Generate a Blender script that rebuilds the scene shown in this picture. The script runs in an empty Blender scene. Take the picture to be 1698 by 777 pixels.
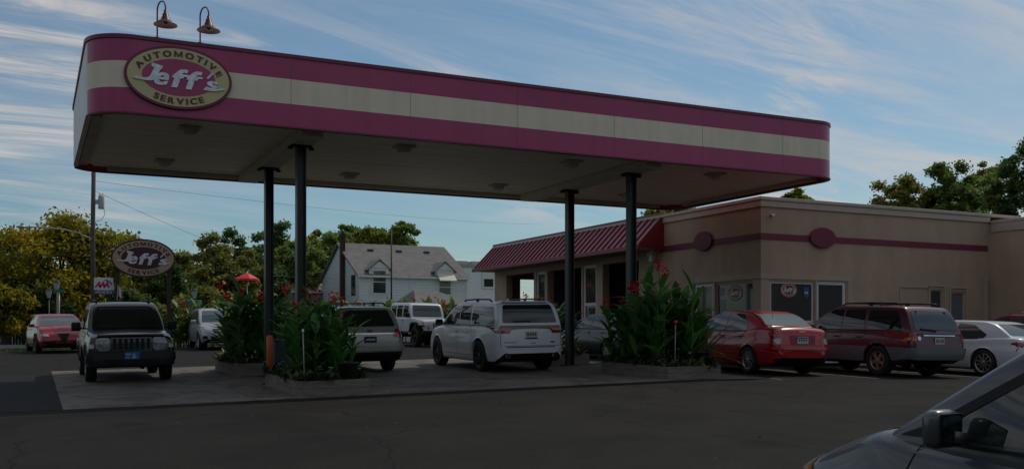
import bpy, bmesh, math, random
from mathutils import Vector, Matrix
from mathutils.bvhtree import BVHTree
import numpy as np
random.seed(7); R = math.radians
S = bpy.context.scene
C = S.collection

# ------------------------------------------------------------------ camera
EYE = 1.61; F = 1629.0
cam_d = bpy.data.cameras.new("camera"); cam = bpy.data.objects.new("camera", cam_d); C.objects.link(cam)
cam.location = (0, 0, EYE); cam.rotation_euler = (R(90), 0, -R(26.04))
cam_d.sensor_width = 36; cam_d.lens = 36*F/1698; cam_d.shift_y = 164.5/1698
cam_d.clip_start = 0.05; cam_d.clip_end = 5000
S.camera = cam
# ------------------------------------------------------------------ light
SUN = Vector((0.66, 0.32, 1.0)).normalized()
el = math.asin(SUN.z); az = math.atan2(SUN.x, SUN.y)
sd = bpy.data.lights.new("sun", 'SUN'); sd.energy = 2.1; sd.angle = R(0.55); sd.color = (1, .93, .82)
so = bpy.data.objects.new("sun", sd); C.objects.link(so); so.rotation_euler = (-SUN).to_track_quat('-Z', 'Y').to_euler()
W = bpy.data.worlds.new("World"); S.world = W; W.use_nodes = True
nt = W.node_tree; nt.nodes.clear()
def wn(t, **k):
    n = nt.nodes.new(t)
    for a, b in k.items(): setattr(n, a, b)
    return n
def wm(op, a, b=None, clamp=False):
    n = wn('ShaderNodeMath', operation=op, use_clamp=clamp)
    for i, v in enumerate((a, b)):
        if v is None: continue
        if hasattr(v, 'links'): nt.links.new(v, n.inputs[i])
        else: n.inputs[i].default_value = v
    return n.outputs[0]
sky = wn('ShaderNodeTexSky', sky_type='NISHITA', sun_disc=False); sky.sun_elevation = el; sky.sun_rotation = az
sky.air_density = 1.0; sky.dust_density = 1.1; sky.ozone_density = 1.5
tc = wn('ShaderNodeTexCoord'); sx = wn('ShaderNodeSeparateXYZ'); nt.links.new(tc.outputs['Generated'], sx.inputs[0])
zz = wm('ADD', wm('MAXIMUM', sx.outputs[2], 0.0), 0.10)
px_ = wm('DIVIDE', sx.outputs[0], zz); py_ = wm('DIVIDE', sx.outputs[1], zz)
cx = wn('ShaderNodeCombineXYZ'); nt.links.new(px_, cx.inputs[0]); nt.links.new(py_, cx.inputs[1])
def cloud(rot, sc, scale, det, rough, dist, lo, hi, loc=(0, 0, 0)):
    m0 = wn('ShaderNodeMapping'); nt.links.new(cx.outputs[0], m0.inputs[0])
    m0.inputs['Rotation'].default_value = (0, 0, R(rot)); m0.inputs['Location'].default_value = loc
    mp = wn('ShaderNodeMapping'); nt.links.new(m0.outputs[0], mp.inputs[0]); mp.inputs['Scale'].default_value = sc
    n = wn('ShaderNodeTexNoise'); nt.links.new(mp.outputs[0], n.inputs['Vector'])
    n.inputs['Scale'].default_value = scale; n.inputs['Detail'].default_value = det
    n.inputs['Roughness'].default_value = rough; n.inputs['Distortion'].default_value = dist
    r = wn('ShaderNodeMapRange', interpolation_type='SMOOTHSTEP'); nt.links.new(n.outputs[0], r.inputs[0])
    r.inputs[1].default_value = lo; r.inputs[2].default_value = hi
    return r.outputs[0]
ROT = -8
fine = cloud(ROT, (.5, 1.9, 1), 1.0, 12, .68, 1.9, .40, .66, (3.1, 1.7, 0))
big = cloud(ROT+6, (.55, 1.0, 1), .6, 4, .5, .8, .28, .52, (3.3, 8.4, 0))
veil = cloud(ROT-6, (.4, 1.4, 1), .9, 8, .62, 1.2, .34, .85, (1.2, 9.2, 0))
cmask = wm('ADD', wm('MULTIPLY', fine, big), wm('MULTIPLY', veil, .36), True)
hz = wn('ShaderNodeMapRange', interpolation_type='SMOOTHSTEP'); nt.links.new(sx.outputs[2], hz.inputs[0])
hz.inputs[1].default_value = 0.0; hz.inputs[2].default_value = .22; hz.inputs[3].default_value = .40; hz.inputs[4].default_value = 1
cmask = wm('MULTIPLY', cmask, hz.outputs[0])
tint = wn('ShaderNodeMix', data_type='RGBA', blend_type='MULTIPLY'); tint.inputs[0].default_value = 1
nt.links.new(sky.outputs[0], tint.inputs[6]); tint.inputs[7].default_value = (.74, .97, 1.02, 1)
mix = wn('ShaderNodeMix', data_type='RGBA'); nt.links.new(cmask, mix.inputs[0])
nt.links.new(tint.outputs[2], mix.inputs[6]); mix.inputs[7].default_value = (7.9, 7.5, 7.3, 1)
bg = wn('ShaderNodeBackground'); nt.links.new(mix.outputs[2], bg.inputs[0]); bg.inputs[1].default_value = 0.10
wo = wn('ShaderNodeOutputWorld'); nt.links.new(bg.outputs[0], wo.inputs[0])
S.view_settings.view_transform = 'Standard'; S.view_settings.look = 'None'
S.view_settings.exposure = -0.50; S.view_settings.gamma = 1; S.view_settings.use_curve_mapping = False
S.render.engine = 'CYCLES'
S.cycles.max_bounces = 6

# ------------------------------------------------------------------ geometry of the site
def gz(u, v):
    a = .0187*min(max(u, -10), 13) - .012*max(0, min(u, 26)-13)
    return a + .022*min(max(v, -4), 42)
CF = (math.sin(R(26.04)), math.cos(R(26.04))); CR = (CF[1], -CF[0])
def ray(x, y):
    a = (x-849)/F
    return CF[0]+a*CR[0], CF[1]+a*CR[1], (553-y)/F
def onV(x, y, V):
    r = ray(x, y); t = V/r[1]; return r[0]*t, V, EYE+r[2]*t
def onU(x, y, U):
    r = ray(x, y); t = U/r[0]; return U, r[1]*t, EYE+r[2]*t

# ------------------------------------------------------------------ materials
MATS = {}
def mat(name, col, rough=.6, metal=0., var=0., vscale=3., bump=0., bscale=40., coat=0., spec=.5, trans=0., col2=None, emit=None, stretch=None):
    if name in MATS: return MATS[name]
    m = bpy.data.materials.new(name); m.use_nodes = True; t = m.node_tree; N = t.nodes; L = t.links
    p = N['Principled BSDF']
    c = (*col, 1)
    p.inputs['Base Color'].default_value = c; p.inputs['Roughness'].default_value = rough; p.inputs['Metallic'].default_value = metal
    p.inputs['Coat Weight'].default_value = coat; p.inputs['Coat Roughness'].default_value = .04
    p.inputs['Specular IOR Level'].default_value = spec
    if trans: p.inputs['Transmission Weight'].default_value = trans
    if emit: p.inputs['Emission Color'].default_value = (*emit[0], 1); p.inputs['Emission Strength'].default_value = emit[1]
    tc = N.new('ShaderNodeTexCoord'); src = tc.outputs['Object']
    if stretch:
        mp = N.new('ShaderNodeMapping'); mp.inputs['Scale'].default_value = stretch; L.new(src, mp.inputs[0]); src = mp.outputs[0]
    if var or col2:
        n = N.new('ShaderNodeTexNoise'); n.inputs['Scale'].default_value = vscale; n.inputs['Detail'].default_value = 7; n.inputs['Roughness'].default_value = .62
        L.new(src, n.inputs['Vector'])
        r = N.new('ShaderNodeValToRGB'); L.new(n.outputs[0], r.inputs[0])
        r.color_ramp.elements[0].position = .32; r.color_ramp.elements[1].position = .68
        a = [max(0, x*(1-var)) for x in col]; b = list(col2) if col2 else [min(1, x*(1+var)) for x in col]
        r.color_ramp.elements[0].color = (*a, 1); r.color_ramp.elements[1].color = (*b, 1)
        L.new(r.outputs[0], p.inputs['Base Color'])
    if bump:
        n2 = N.new('ShaderNodeTexNoise'); n2.inputs['Scale'].default_value = bscale; n2.inputs['Detail'].default_value = 5
        L.new(src, n2.inputs['Vector'])
        b_ = N.new('ShaderNodeBump'); b_.inputs['Strength'].default_value = bump; b_.inputs['Distance'].default_value = .02
        L.new(n2.outputs[0], b_.inputs['Height']); L.new(b_.outputs[0], p.inputs['Normal'])
    MATS[name] = m; return m

def leafmat(name, c1, c2, c3, tr=.25, sc=.6):
    if name in MATS: return MATS[name]
    m = bpy.data.materials.new(name); m.use_nodes = True; t = m.node_tree; N = t.nodes; L = t.links
    p = N['Principled BSDF']; p.inputs['Roughness'].default_value = .5; p.inputs['Specular IOR Level'].default_value = .3
    g = N.new('ShaderNodeNewGeometry'); tc = N.new('ShaderNodeTexCoord')
    n = N.new('ShaderNodeTexNoise'); n.inputs['Scale'].default_value = sc; n.inputs['Detail'].default_value = 3; L.new(tc.outputs['Object'], n.inputs['Vector'])
    a = N.new('ShaderNodeMath'); a.operation = 'MULTIPLY_ADD'; L.new(g.outputs['Random Per Island'], a.inputs[0]); a.inputs[1].default_value = .45; 
    s_ = N.new('ShaderNodeMath'); s_.operation = 'SUBTRACT'; L.new(n.outputs[0], s_.inputs[0]); s_.inputs[1].default_value = .2; L.new(s_.outputs[0], a.inputs[2])
    r = N.new('ShaderNodeValToRGB'); L.new(a.outputs[0], r.inputs[0])
    r.color_ramp.elements[0].position = .25; r.color_ramp.elements[0].color = (*c1, 1)
    r.color_ramp.elements[1].position = .78; r.color_ramp.elements[1].color = (*c3, 1)
    e = r.color_ramp.elements.new(.5); e.color = (*c2, 1)
    L.new(r.outputs[0], p.inputs['Base Color'])
    T = N.new('ShaderNodeBsdfTranslucent'); L.new(r.outputs[0], T.inputs[0])
    mx = N.new('ShaderNodeMixShader'); mx.inputs[0].default_value = tr; L.new(p.outputs[0], mx.inputs[1]); L.new(T.outputs[0], mx.inputs[2])
    L.new(mx.outputs[0], N['Material Output'].inputs[0])
    MATS[name] = m; return m

# ------------------------------------------------------------------ object helpers
def tag(o, label=None, cat=None, group=None, kind=None):
    if label: o['label'] = label
    if cat: o['category'] = cat
    if group: o['group'] = group
    if kind: o['kind'] = kind
    return o
def empty(name, loc, rz=0, label=None, cat=None, group=None):
    o = bpy.data.objects.new(name, None); C.objects.link(o); o.location = loc; o.rotation_euler = (0, 0, rz); o.empty_display_size = .2
    return tag(o, label, cat, group)
def copy_tree(o, parent=None):
    c = o.copy(); C.objects.link(c)
    if parent is not None: c.parent = parent
    for ch in list(o.children): copy_tree(ch, c)
    return c
class MB:
    """collects shapes; build() links them as one mesh object"""
    def __init__(s): s.bm = bmesh.new()
    def box(s, x0, x1, y0, y1, z0, z1, rot=None, bev=0):
        r = bmesh.ops.create_cube(s.bm, size=1)
        vs = r['verts']
        c = Vector(((x0+x1)/2, (y0+y1)/2, (z0+z1)/2)); d = Vector((abs(x1-x0), abs(y1-y0), abs(z1-z0)))
        for v in vs: v.co = Vector((v.co.x*d.x, v.co.y*d.y, v.co.z*d.z))
        if bev:
            es = list({e for v in vs for e in v.link_edges})
            rr = bmesh.ops.bevel(s.bm, geom=es, offset=bev, segments=2, affect='EDGES', profile=.5)
            vs = list({v for f in rr['faces'] for v in f.verts} | {v for v in vs if v.is_valid})
        if rot is not None:
            for v in vs: v.co = rot @ v.co
        for v in vs: v.co += c
        return s
    def bar(s, a, b, w, h=None, up=Vector((0, 0, 1))):
        a = Vector(a); b = Vector(b); h = h or w; d = (b-a); L = d.length; d.normalize()
        if abs(d.dot(up)) > .99: up = Vector((0, 1, 0))
        x = d.cross(up).normalized(); y = x.cross(d)
        vs = []
        for t in (a, b):
            for i, j in ((-1, -1), (1, -1), (1, 1), (-1, 1)): vs.append(s.bm.verts.new(t+x*w/2*i+y*h/2*j))
        for q in ((0, 1, 2, 3), (7, 6, 5, 4), (0, 4, 5, 1), (1, 5, 6, 2), (2, 6, 7, 3), (3, 7, 4, 0)): s.bm.faces.new([vs[k] for k in q])
        return s
    def tube(s, pts, r, n=10, cap=True):
        pts = [Vector(p) for p in pts]; rs = r if isinstance(r, (list, tuple)) else [r]*len(pts)
        prev = None; rings = []
        for i, p in enumerate(pts):
            d = (pts[min(i+1, len(pts)-1)]-pts[max(i-1, 0)]).normalized()
            if prev is None:
                x = d.cross(Vector((0, 0, 1)) if abs(d.z) < .9 else Vector((1, 0, 0))).normalized()
            else: x = (prev - d*prev.dot(d)).normalized()
            prev = x; y = d.cross(x)
            rings.append([s.bm.verts.new(p+(x*math.cos(2*math.pi*k/n)+y*math.sin(2*math.pi*k/n))*rs[i]) for k in range(n)])
        for a, b in zip(rings, rings[1:]):
            for k in range(n): f = s.bm.faces.new((a[k], a[(k+1) % n], b[(k+1) % n], b[k])); f.smooth = True
        if cap: s.bm.faces.new(rings[0][::-1]); s.bm.faces.new(rings[-1])
        return s
    def lathe(s, prof, c=(0, 0, 0), axis='z', n=24, smooth=True):
        c = Vector(c); rings = []
        for r, h in prof:
            ring = []
            for k in range(n):
                a = 2*math.pi*k/n; p = (r*math.cos(a), r*math.sin(a), h)
                if axis == 'y': p = (p[0], p[2], p[1])
                if axis == 'x': p = (p[2], p[0], p[1])
                ring.append(s.bm.verts.new(c+Vector(p)))
            rings.append(ring)
        for a, b in zip(rings, rings[1:]):
            for k in range(n): f = s.bm.faces.new((a[k], a[(k+1) % n], b[(k+1) % n], b[k])); f.smooth = smooth
        return s
    def prism(s, pts, vec):
        """closed polygon pts (3D) extruded by vec"""
        vec = Vector(vec); a = [s.bm.verts.new(Vector(p)) for p in pts]; b = [s.bm.verts.new(Vector(p)+vec) for p in pts]
        n = len(pts); s.bm.faces.new(a[::-1]); s.bm.faces.new(b)
        for k in range(n): s.bm.faces.new((a[k], a[(k+1) % n], b[(k+1) % n], b[k]))
        return s
    def face(s, pts):
        s.bm.faces.new([s.bm.verts.new(Vector(p)) for p in pts]); return s
    def build(s, name, m, parent=None, recalc=True, bevel=0):
        s.bm.normal_update()
        if recalc: bmesh.ops.recalc_face_normals(s.bm, faces=s.bm.faces)
        me = bpy.data.meshes.new(name); s.bm.to_mesh(me); s.bm.free()
        for mm in (m if isinstance(m, (list, tuple)) else [m]): me.materials.append(mm)
        o = bpy.data.objects.new(name, me); C.objects.link(o)
        if parent is not None: o.parent = parent
        if bevel:
            b = o.modifiers.new('bevel', 'BEVEL'); b.width = bevel; b.segments = 2; b.limit_method = 'ANGLE'; b.angle_limit = R(40)
        return o
def npmesh(name, verts, faces_n, m, parent=None, smooth=False):
    """verts (n*k,3) array, consecutive k-gons"""
    k = faces_n; nv = len(verts); nf = nv//k
    me = bpy.data.meshes.new(name); me.vertices.add(nv); me.loops.add(nv); me.polygons.add(nf)
    me.vertices.foreach_set('co', verts.astype(np.float32).ravel())
    me.loops.foreach_set('vertex_index', np.arange(nv, dtype=np.int32))
    me.polygons.foreach_set('loop_start', np.arange(0, nv, k, dtype=np.int32))
    me.polygons.foreach_set('loop_total', np.full(nf, k, dtype=np.int32))
    me.update(); me.validate(); me.materials.append(m)
    o = bpy.data.objects.new(name, me); C.objects.link(o)
    if parent is not None: o.parent = parent
    return o

# ------------------------------------------------------------------ setting: ground
M_asph = mat('asphalt', (.017, .0158, .0138), .92, spec=.15, var=.22, vscale=.9, bump=.35, bscale=90)
M_asph_old = mat('asphalt_patch', (.017, .017, .018), .9, spec=.2, var=.2, vscale=2, bump=.3, bscale=90)
M_road = mat('road_asphalt', (.04, .038, .036), .85, spec=.3, var=.15, vscale=.4, bump=.3, bscale=60)
M_grass = mat('grass_ground', (.05, .09, .02), .9, var=.4, vscale=1.5, bump=.6, bscale=30)
# concrete with joints and stains
def concrete():
    m = mat('pad_concrete', (.16, .14, .115), .85, spec=.3, var=.25, vscale=.7, bump=.25, bscale=60)
    t = m.node_tree; N = t.nodes; L = t.links
    p = N['Principled BSDF']; lk = p.inputs['Base Color'].links[0].from_socket
    tc = N.new('ShaderNodeTexCoord'); b = N.new('ShaderNodeTexBrick'); L.new(tc.outputs['Object'], b.inputs[0])
    b.offset = 0; b.inputs['Scale'].default_value = 1; b.inputs['Mortar Size'].default_value = .012
    b.inputs['Brick Width'].default_value = 3.55; b.inputs['Row Height'].default_value = 3.4
    b.inputs['Color1'].default_value = (1, 1, 1, 1); b.inputs['Color2'].default_value = (.9, .9, .9, 1); b.inputs['Mortar'].default_value = (.35, .35, .35, 1)
    st = N.new('ShaderNodeTexNoise'); st.inputs['Scale'].default_value = 1.3; st.inputs['Detail'].default_value = 4; st.inputs['Distortion'].default_value = 1; L.new(tc.outputs['Object'], st.inputs[0])
    r = N.new('ShaderNodeValToRGB'); L.new(st.outputs[0], r.inputs[0]); r.color_ramp.elements[0].position = .38; r.color_ramp.elements[0].color = (.6, .6, .6, 1); r.color_ramp.elements[1].position = .5
    m1 = N.new('ShaderNodeMix'); m1.data_type = 'RGBA'; m1.blend_type = 'MULTIPLY'; m1.inputs[0].default_value = 1; L.new(lk, m1.inputs[6]); L.new(b.outputs[0], m1.inputs[7])
    m2 = N.new('ShaderNodeMix'); m2.data_type = 'RGBA'; m2.blend_type = 'MULTIPLY'; m2.inputs[0].default_value = 1; L.new(m1.outputs[2], m2.inputs[6]); L.new(r.outputs[0], m2.inputs[7])
    L.new(m2.outputs[2], p.inputs['Base Color'])
    return m
M_conc = concrete()
def worn_asphalt():
    m = M_asph; t = m.node_tree; N = t.nodes; L = t.links; p = N['Principled BSDF']; lk = p.inputs['Base Color'].links[0].from_socket; tc = N.new('ShaderNodeTexCoord')
    def mul(a, fac_socket, lo, hi, dark):
        global _
        r = N.new('ShaderNodeMapRange'); r.interpolation_type = 'SMOOTHSTEP'; L.new(fac_socket, r.inputs[0]); r.inputs[1].default_value = lo; r.inputs[2].default_value = hi; r.inputs[3].default_value = dark; r.inputs[4].default_value = 1
        x = N.new('ShaderNodeMix'); x.data_type = 'RGBA'; x.blend_type = 'MULTIPLY'; x.inputs[0].default_value = 1; L.new(a, x.inputs[6]); L.new(r.outputs[0], x.inputs[7]); return x.outputs[2]
    w = N.new('ShaderNodeTexNoise'); w.inputs['Scale'].default_value = 1.6; w.inputs['Detail'].default_value = 6; L.new(tc.outputs['Object'], w.inputs[0])
    wv = N.new('ShaderNodeMix'); wv.data_type = 'RGBA'; wv.blend_type = 'ADD'; wv.inputs[0].default_value = .55; L.new(tc.outputs['Object'], wv.inputs[6]); L.new(w.outputs[1], wv.inputs[7])
    v = N.new('ShaderNodeTexVoronoi'); v.feature = 'DISTANCE_TO_EDGE'; v.inputs['Scale'].default_value = .22; L.new(wv.outputs[2], v.inputs[0])
    c = mul(lk, v.outputs['Distance'], .001, .006, .35)
    s1 = N.new('ShaderNodeTexNoise'); s1.inputs['Scale'].default_value = .55; s1.inputs['Detail'].default_value = 5; s1.inputs['Distortion'].default_value = .8; L.new(tc.outputs['Object'], s1.inputs[0]); c = mul(c, s1.outputs[0], .34, .52, .72)
    s2 = N.new('ShaderNodeTexVoronoi'); s2.inputs['Scale'].default_value = .5; s2.inputs['Randomness'].default_value = 1; L.new(wv.outputs[2], s2.inputs[0]); c = mul(c, s2.outputs['Distance'], .10, .24, .55)
    g = N.new('ShaderNodeTexNoise'); g.inputs['Scale'].default_value = 38; g.inputs['Detail'].default_value = 3; L.new(tc.outputs['Object'], g.inputs[0]); r = N.new('ShaderNodeMapRange'); L.new(g.outputs[0], r.inputs[0]); r.inputs[1].default_value = .3; r.inputs[2].default_value = .7; r.inputs[3].default_value = .65; r.inputs[4].default_value = 1.45
    x = N.new('ShaderNodeMix'); x.data_type = 'RGBA'; x.blend_type = 'MULTIPLY'; x.inputs[0].default_value = 1; L.new(c, x.inputs[6]); L.new(r.outputs[0], x.inputs[7]); L.new(x.outputs[2], p.inputs['Base Color'])
worn_asphalt()
def sheet(name, us, vs, dz, m, kind='structure'):
    bm = bmesh.new(); g = [[bm.verts.new((u, v, gz(u, v)+dz)) for v in vs] for u in us]
    for i in range(len(us)-1):
        for j in range(len(vs)-1): f = bm.faces.new((g[i][j], g[i+1][j], g[i+1][j+1], g[i][j+1])); f.smooth = True
    me = bpy.data.meshes.new(name); bm.to_mesh(me); bm.free(); me.materials.append(m)
    o = bpy.data.objects.new(name, me); C.objects.link(o); o['kind'] = kind; return o
def rng(a, b, brk=()):
    base = {a, b}
    for k in (-10, 13, 26, -4, 42): 
        if a < k < b: base.add(k)
    for k in brk: base.add(k)
    return sorted(base)
UU = [-1500, -400, -100, -30, -10, 0, 6, 13, 20, 26, 40, 100, 400, 1500]; VV = [-600, -100, -20, -4, 5, 15, 25, 35, 42, 60, 150, 500, 1800]
sheet('ground', UU, VV, -.012, M_grass)
sheet('parking_lot', rng(-60, 60), rng(-30, 44.5), 0, M_asph)
sheet('concrete_pad', rng(.45, 14.9), rng(17.35, 28.3), .004, M_conc)
sheet('concrete_slab', rng(-9, -1.75), rng(17.2, 28.3), .004, M_conc)
sheet('asphalt_patch', rng(-1.75, .45), rng(17.35, 27), .004, M_asph_old)
sheet('road', rng(-200, 200), [47.2, 55.5], .006, M_road)
# painted parking lines in front of the building and a kerb along the street
pl = MB()
for u in (15.0, 17.9, 21.4, 24.9):
    z0 = gz(u, 17)+.005; z1 = gz(u, 22)+.005
    pl.face([(u-.05, 17.0, z0), (u+.05, 17.0, z0), (u+.05, 21.9, z1), (u-.05, 21.9, z1)])
o = pl.build('parking_lines', mat('worn_white_paint', (.13, .125, .12), .7, var=.5, vscale=6)); tag(o, kind='structure')
kb = MB()
zc = gz(0, 55.6)
kb.box(-120, 120, 55.5, 55.68, zc-.1, zc+.13); kb.box(-120, 120, 47.0, 47.18, zc-.1, zc+.12)
tag(kb.build('kerb', mat('kerb_concrete', (.3, .29, .27), .8, var=.2, vscale=1)), kind='structure')
sw = MB(); sw.box(-120, 120, 57.2, 58.6, zc-.1, zc+.03)
tag(sw.build('sidewalk', mat('sidewalk_concrete', (.32, .31, .29), .8, var=.15, vscale=1)), kind='structure')

# ------------------------------------------------------------------ canopy
CU0, CU1, CV0, CV1, CB, CT = .88, 18.66, 18.9, 26.2, 5.60, 6.94
M_mar = mat('maroon_panel', (.42, .030, .135), .42, var=.06, vscale=1.2, coat=.2)
M_cream = mat('cream_panel', (.86, .75, .56), .5, var=.05, vscale=1.5)
M_trim = mat('maroon_trim', (.17, .012, .05), .4)
M_soff = mat('soffit_metal', (.85, .78, .64), .45, var=.14, vscale=1.2, stretch=(.25, 6, 1))
M_white = mat('white_metal', (.72, .72, .70), .45, var=.06, vscale=2)
M_col = mat('dark_green_steel', (.02, .028, .028), .4, var=.2, vscale=3)
M_dark = mat('black_plastic', (.012, .012, .013), .55)
def streaks(m, amt, sc=(5, 5, .25), lo=.42, hi=.66):
    t = m.node_tree; N = t.nodes; L = t.links; p = N['Principled BSDF']; lk = p.inputs['Base Color'].links[0].from_socket; tc = N.new('ShaderNodeTexCoord')
    mp = N.new('ShaderNodeMapping'); mp.inputs['Scale'].default_value = sc; L.new(tc.outputs['Object'], mp.inputs[0]); n = N.new('ShaderNodeTexNoise'); n.inputs['Scale'].default_value = 1; n.inputs['Detail'].default_value = 6; L.new(mp.outputs[0], n.inputs[0])
    r = N.new('ShaderNodeMapRange'); L.new(n.outputs[0], r.inputs[0]); r.inputs[1].default_value = lo; r.inputs[2].default_value = hi; r.inputs[3].default_value = 1; r.inputs[4].default_value = 1-amt
    x = N.new('ShaderNodeMix'); x.data_type = 'RGBA'; x.blend_type = 'MULTIPLY'; x.inputs[0].default_value = 1; L.new(lk, x.inputs[6]); L.new(r.outputs[0], x.inputs[7]); L.new(x.outputs[2], p.inputs['Base Color'])
streaks(M_mar, .08); streaks(M_cream, .08); streaks(M_white, .15)
canopy = empty('station_canopy', ((CU0+CU1)/2, (CV0+CV1)/2, gz(9.6, 22.5)), 0, 'long flat service station canopy with maroon and cream striped fascia on four dark columns', 'canopy')
COFF = Vector(canopy.location)
def cpart(mb, name, m, **k):
    for v in mb.bm.verts: v.co -= COFF
    return mb.build(name, m, canopy, **k)
def rr_outline(x0, x1, y0, y1, r, n=18):
    pts = []
    for cx_, cy_, a0 in ((x0+r, y0+r, 180), (x1-r, y0+r, 270), (x1-r, y1-r, 0), (x0+r, y1-r, 90)):
        for k in range(n+1): a = R(a0+90*k/n); pts.append((cx_+r*math.cos(a), cy_+r*math.sin(a)))
    return pts
RC = .75
def band(mb, z0, z1, out, thick, filt=None):
    a = rr_outline(CU0-out, CU1+out, CV0-out, CV1+out, RC+out); b = rr_outline(CU0+thick, CU1-thick, CV0+thick, CV1-thick, RC-thick if RC > thick else .05)
    n = len(a)
    V = [[mb.bm.verts.new((p[0], p[1], z)) for p in q] for q, z in ((a, z0), (a, z1), (b, z1), (b, z0))]
    for k in range(n):
        if filt and not filt((a[k][0]+a[(k+1) % n][0])/2, (a[k][1]+a[(k+1) % n][1])/2): continue
        j = (k+1) % n
        for i in range(4):
            f = mb.bm.faces.new((V[i][k], V[i][j], V[(i+1) % 4][j], V[(i+1) % 4][k]))
    for v in [v for v in mb.bm.verts if not v.link_faces]: mb.bm.verts.remove(v)
H = CT-CB; z1_, z2_ = CB+.325*H, CB+.68*H
left_end = lambda x, y: x < CU0+.03
notleft = lambda x, y: not left_end(x, y)
m = MB(); band(m, CB+.0, z1_, 0, .1, notleft); band(m, z2_, CT-.02, 0, .1, notleft); cpart(m, 'maroon_fascia', M_mar)
m = MB(); band(m, z1_, z2_, 0, .1, notleft); cpart(m, 'cream_stripe', M_cream)
m = MB(); band(m, CB, CT-.02, -.004, .1, left_end); cpart(m, 'white_end_panel', M_white)
m = MB(); band(m, CT-.02, CT+.05, .025, .12); cpart(m, 'top_flashing', M_trim)
m = MB(); band(m, CB-.03, CB+.0, .02, .1, notleft); cpart(m, 'bottom_trim', M_trim)
# thin panel seams on the front, in one dull red
m = MB()
for u in (2.05+k*2.44 for k in range(7)): m.box(u-.003, u+.003, CV0-.003, CV0, CB+.01, CT-.03)
cpart(m, 'panel_seams', mat('seam_dull_red', (.22, .10, .10), .5))
m = MB(); m.prism([(p[0], p[1], CB+.14) for p in rr_outline(CU0+.1, CU1-.1, CV0+.1, CV1-.1, RC-.1)], (0, 0, .05)); cpart(m, 'roof_deck', M_soff)
# soffit planks
m = MB(); n = 22; w = (CV1-CV0-.3)/n
for k in range(n):
    a = CV0+.15+k*w; e_ = max(0, RC-min(a-CV0, CV1-a-w)); e_ = RC-math.sqrt(max(0, RC*RC-e_*e_)); m.box(CU0+.14+e_, CU1-.14-e_, a+.0015, a+w-.0015, CB+.10+(k % 2)*.002, CB+.135)
cpart(m, 'soffit', M_soff)
m = MB(); m.box(CU0+.12, CU0+.3, CV0+.78, CV1-.78, CB+.02, CB+.095); m.box(CU0+.78, CU1-.78, CV1-.3, CV1-.12, CB+.0, CB+.095); m.box(CU1-.3, CU1-.12, CV0+.78, CV1-.78, CB+.02, CB+.095)
cpart(m, 'inner_edge_board', mat('edge_board', (.52, .47, .38), .6, var=.15, vscale=2))
for u in (5.0, 13.1):
    m = MB(); m.box(u-.22, u+.22, CV0+.35, CV1-.4, CB-.1, CB+.09); cpart(m, 'cross_beam', mat('beam_paint', (.62, .57, .48), .6, var=.1), bevel=.01)
    for v in (20.2, 23.25):
        g = gz(u, v); t = CB-.13
        m = MB(); s = .095
        for q in (-1, 1): m.box(u+q*s-.012*(q > 0)*2, u+q*s+.024*(q < 0), v-s, v+s, g, t)
        m.box(u-s+.024, u+s-.024, v-.008, v+.008, g, t); m.box(u-.2, u+.2, v-.2, v+.2, g-.02, g+.025)
        cpart(m, 'column', M_col)
        m = MB(); m.box(u-.22, u+.22, v-.12, v+.12, t, t+.029); m.box(u-.27, u-.17, v-.04, v+.04, t-.05, t); m.box(u+.17, u+.27, v-.04, v+.04, t-.05, t)
        cpart(m, 'column_bracket', M_dark)
# soffit lights
lp0 = empty('canopy_light', (2.8, 20.2, CB+.1))
m = MB(); m.box(-.21, .21, -.21, .21, -.04, 0, bev=.01); m.build('housing', mat('light_housing', (.45, .43, .38), .5), lp0)
m = MB(); m.lathe([(.0, -.15), (.10, -.145), (.155, -.11), (.165, -.04)], n=20); m.build('lens', mat('lamp_glass', (.5, .5, .46), .2, var=.1), lp0)
names = ['leftmost', 'second from the left', 'third from the left', 'rightmost']
first = True
for row, v in (('front', 20.3), ('back', 24.4)):
    for k, u in enumerate((2.8, 7.3, 11.5, 15.7)):
        o = lp0 if first else copy_tree(lp0); first = False
        o.location = (u, v, CB+.1); tag(o, f'round ceiling light, {names[k]} in the {row} row under the canopy', 'light', 'ceiling lights under the canopy')
# gooseneck lamps on the roof edge
M_lamp = mat('maroon_lamp_enamel', (.075, .006, .008), .45)
def gooseneck(u, label):
    e = empty('gooseneck_lamp', (u, 19.1, CT+.05), 0, label, 'lamp', 'gooseneck lamps above the oval sign')
    m = MB(); pts = [(0, 0, 0), (0, 0, .55)] + [(0, -.13+.13*math.cos(a), .55+.15*math.sin(a)) for a in [R(t) for t in range(15, 181, 15)]] + [(0, -.26, .50)]
    # arc swings toward the front and a little to the right
    pts = [(p[1]*-.45, p[1]*.9, p[2]) for p in pts]; m.tube(pts, .014, 8); m.build('curved_arm', mat('dark_lamp_arm', (.06, .012, .015), .4), e)
    m = MB(); m.lathe([(.0, .07), (.06, .06), (.085, .03), (.085, 0)], n=16); m.build('base_cap', M_lamp, e)
    c = (.117, -.234, 0)
    m = MB(); m.lathe([(.0, .52), (.03, .51), (.035, .45), (.055, .44), (.055, .39), (.072, .38), (.08, .33), (.115, .315), (.15, .28), (.205, .25), (.21, .235), (.20, .245), (.12, .29), (.0, .30)], c=c, n=24)
    m.build('lamp_shade', M_lamp, e)
    m = MB(); m.lathe([(.0, .23), (.035, .25), (.04, .29), (.0, .33)], c=c, n=12); m.build('bulb', mat('bulb_glass', (.7, .7, .65), .2), e)
gooseneck(2.07, 'maroon gooseneck lamp on the canopy roof, the left of the two')
gooseneck(2.83, 'maroon gooseneck lamp on the canopy roof, the right of the two')

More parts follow.
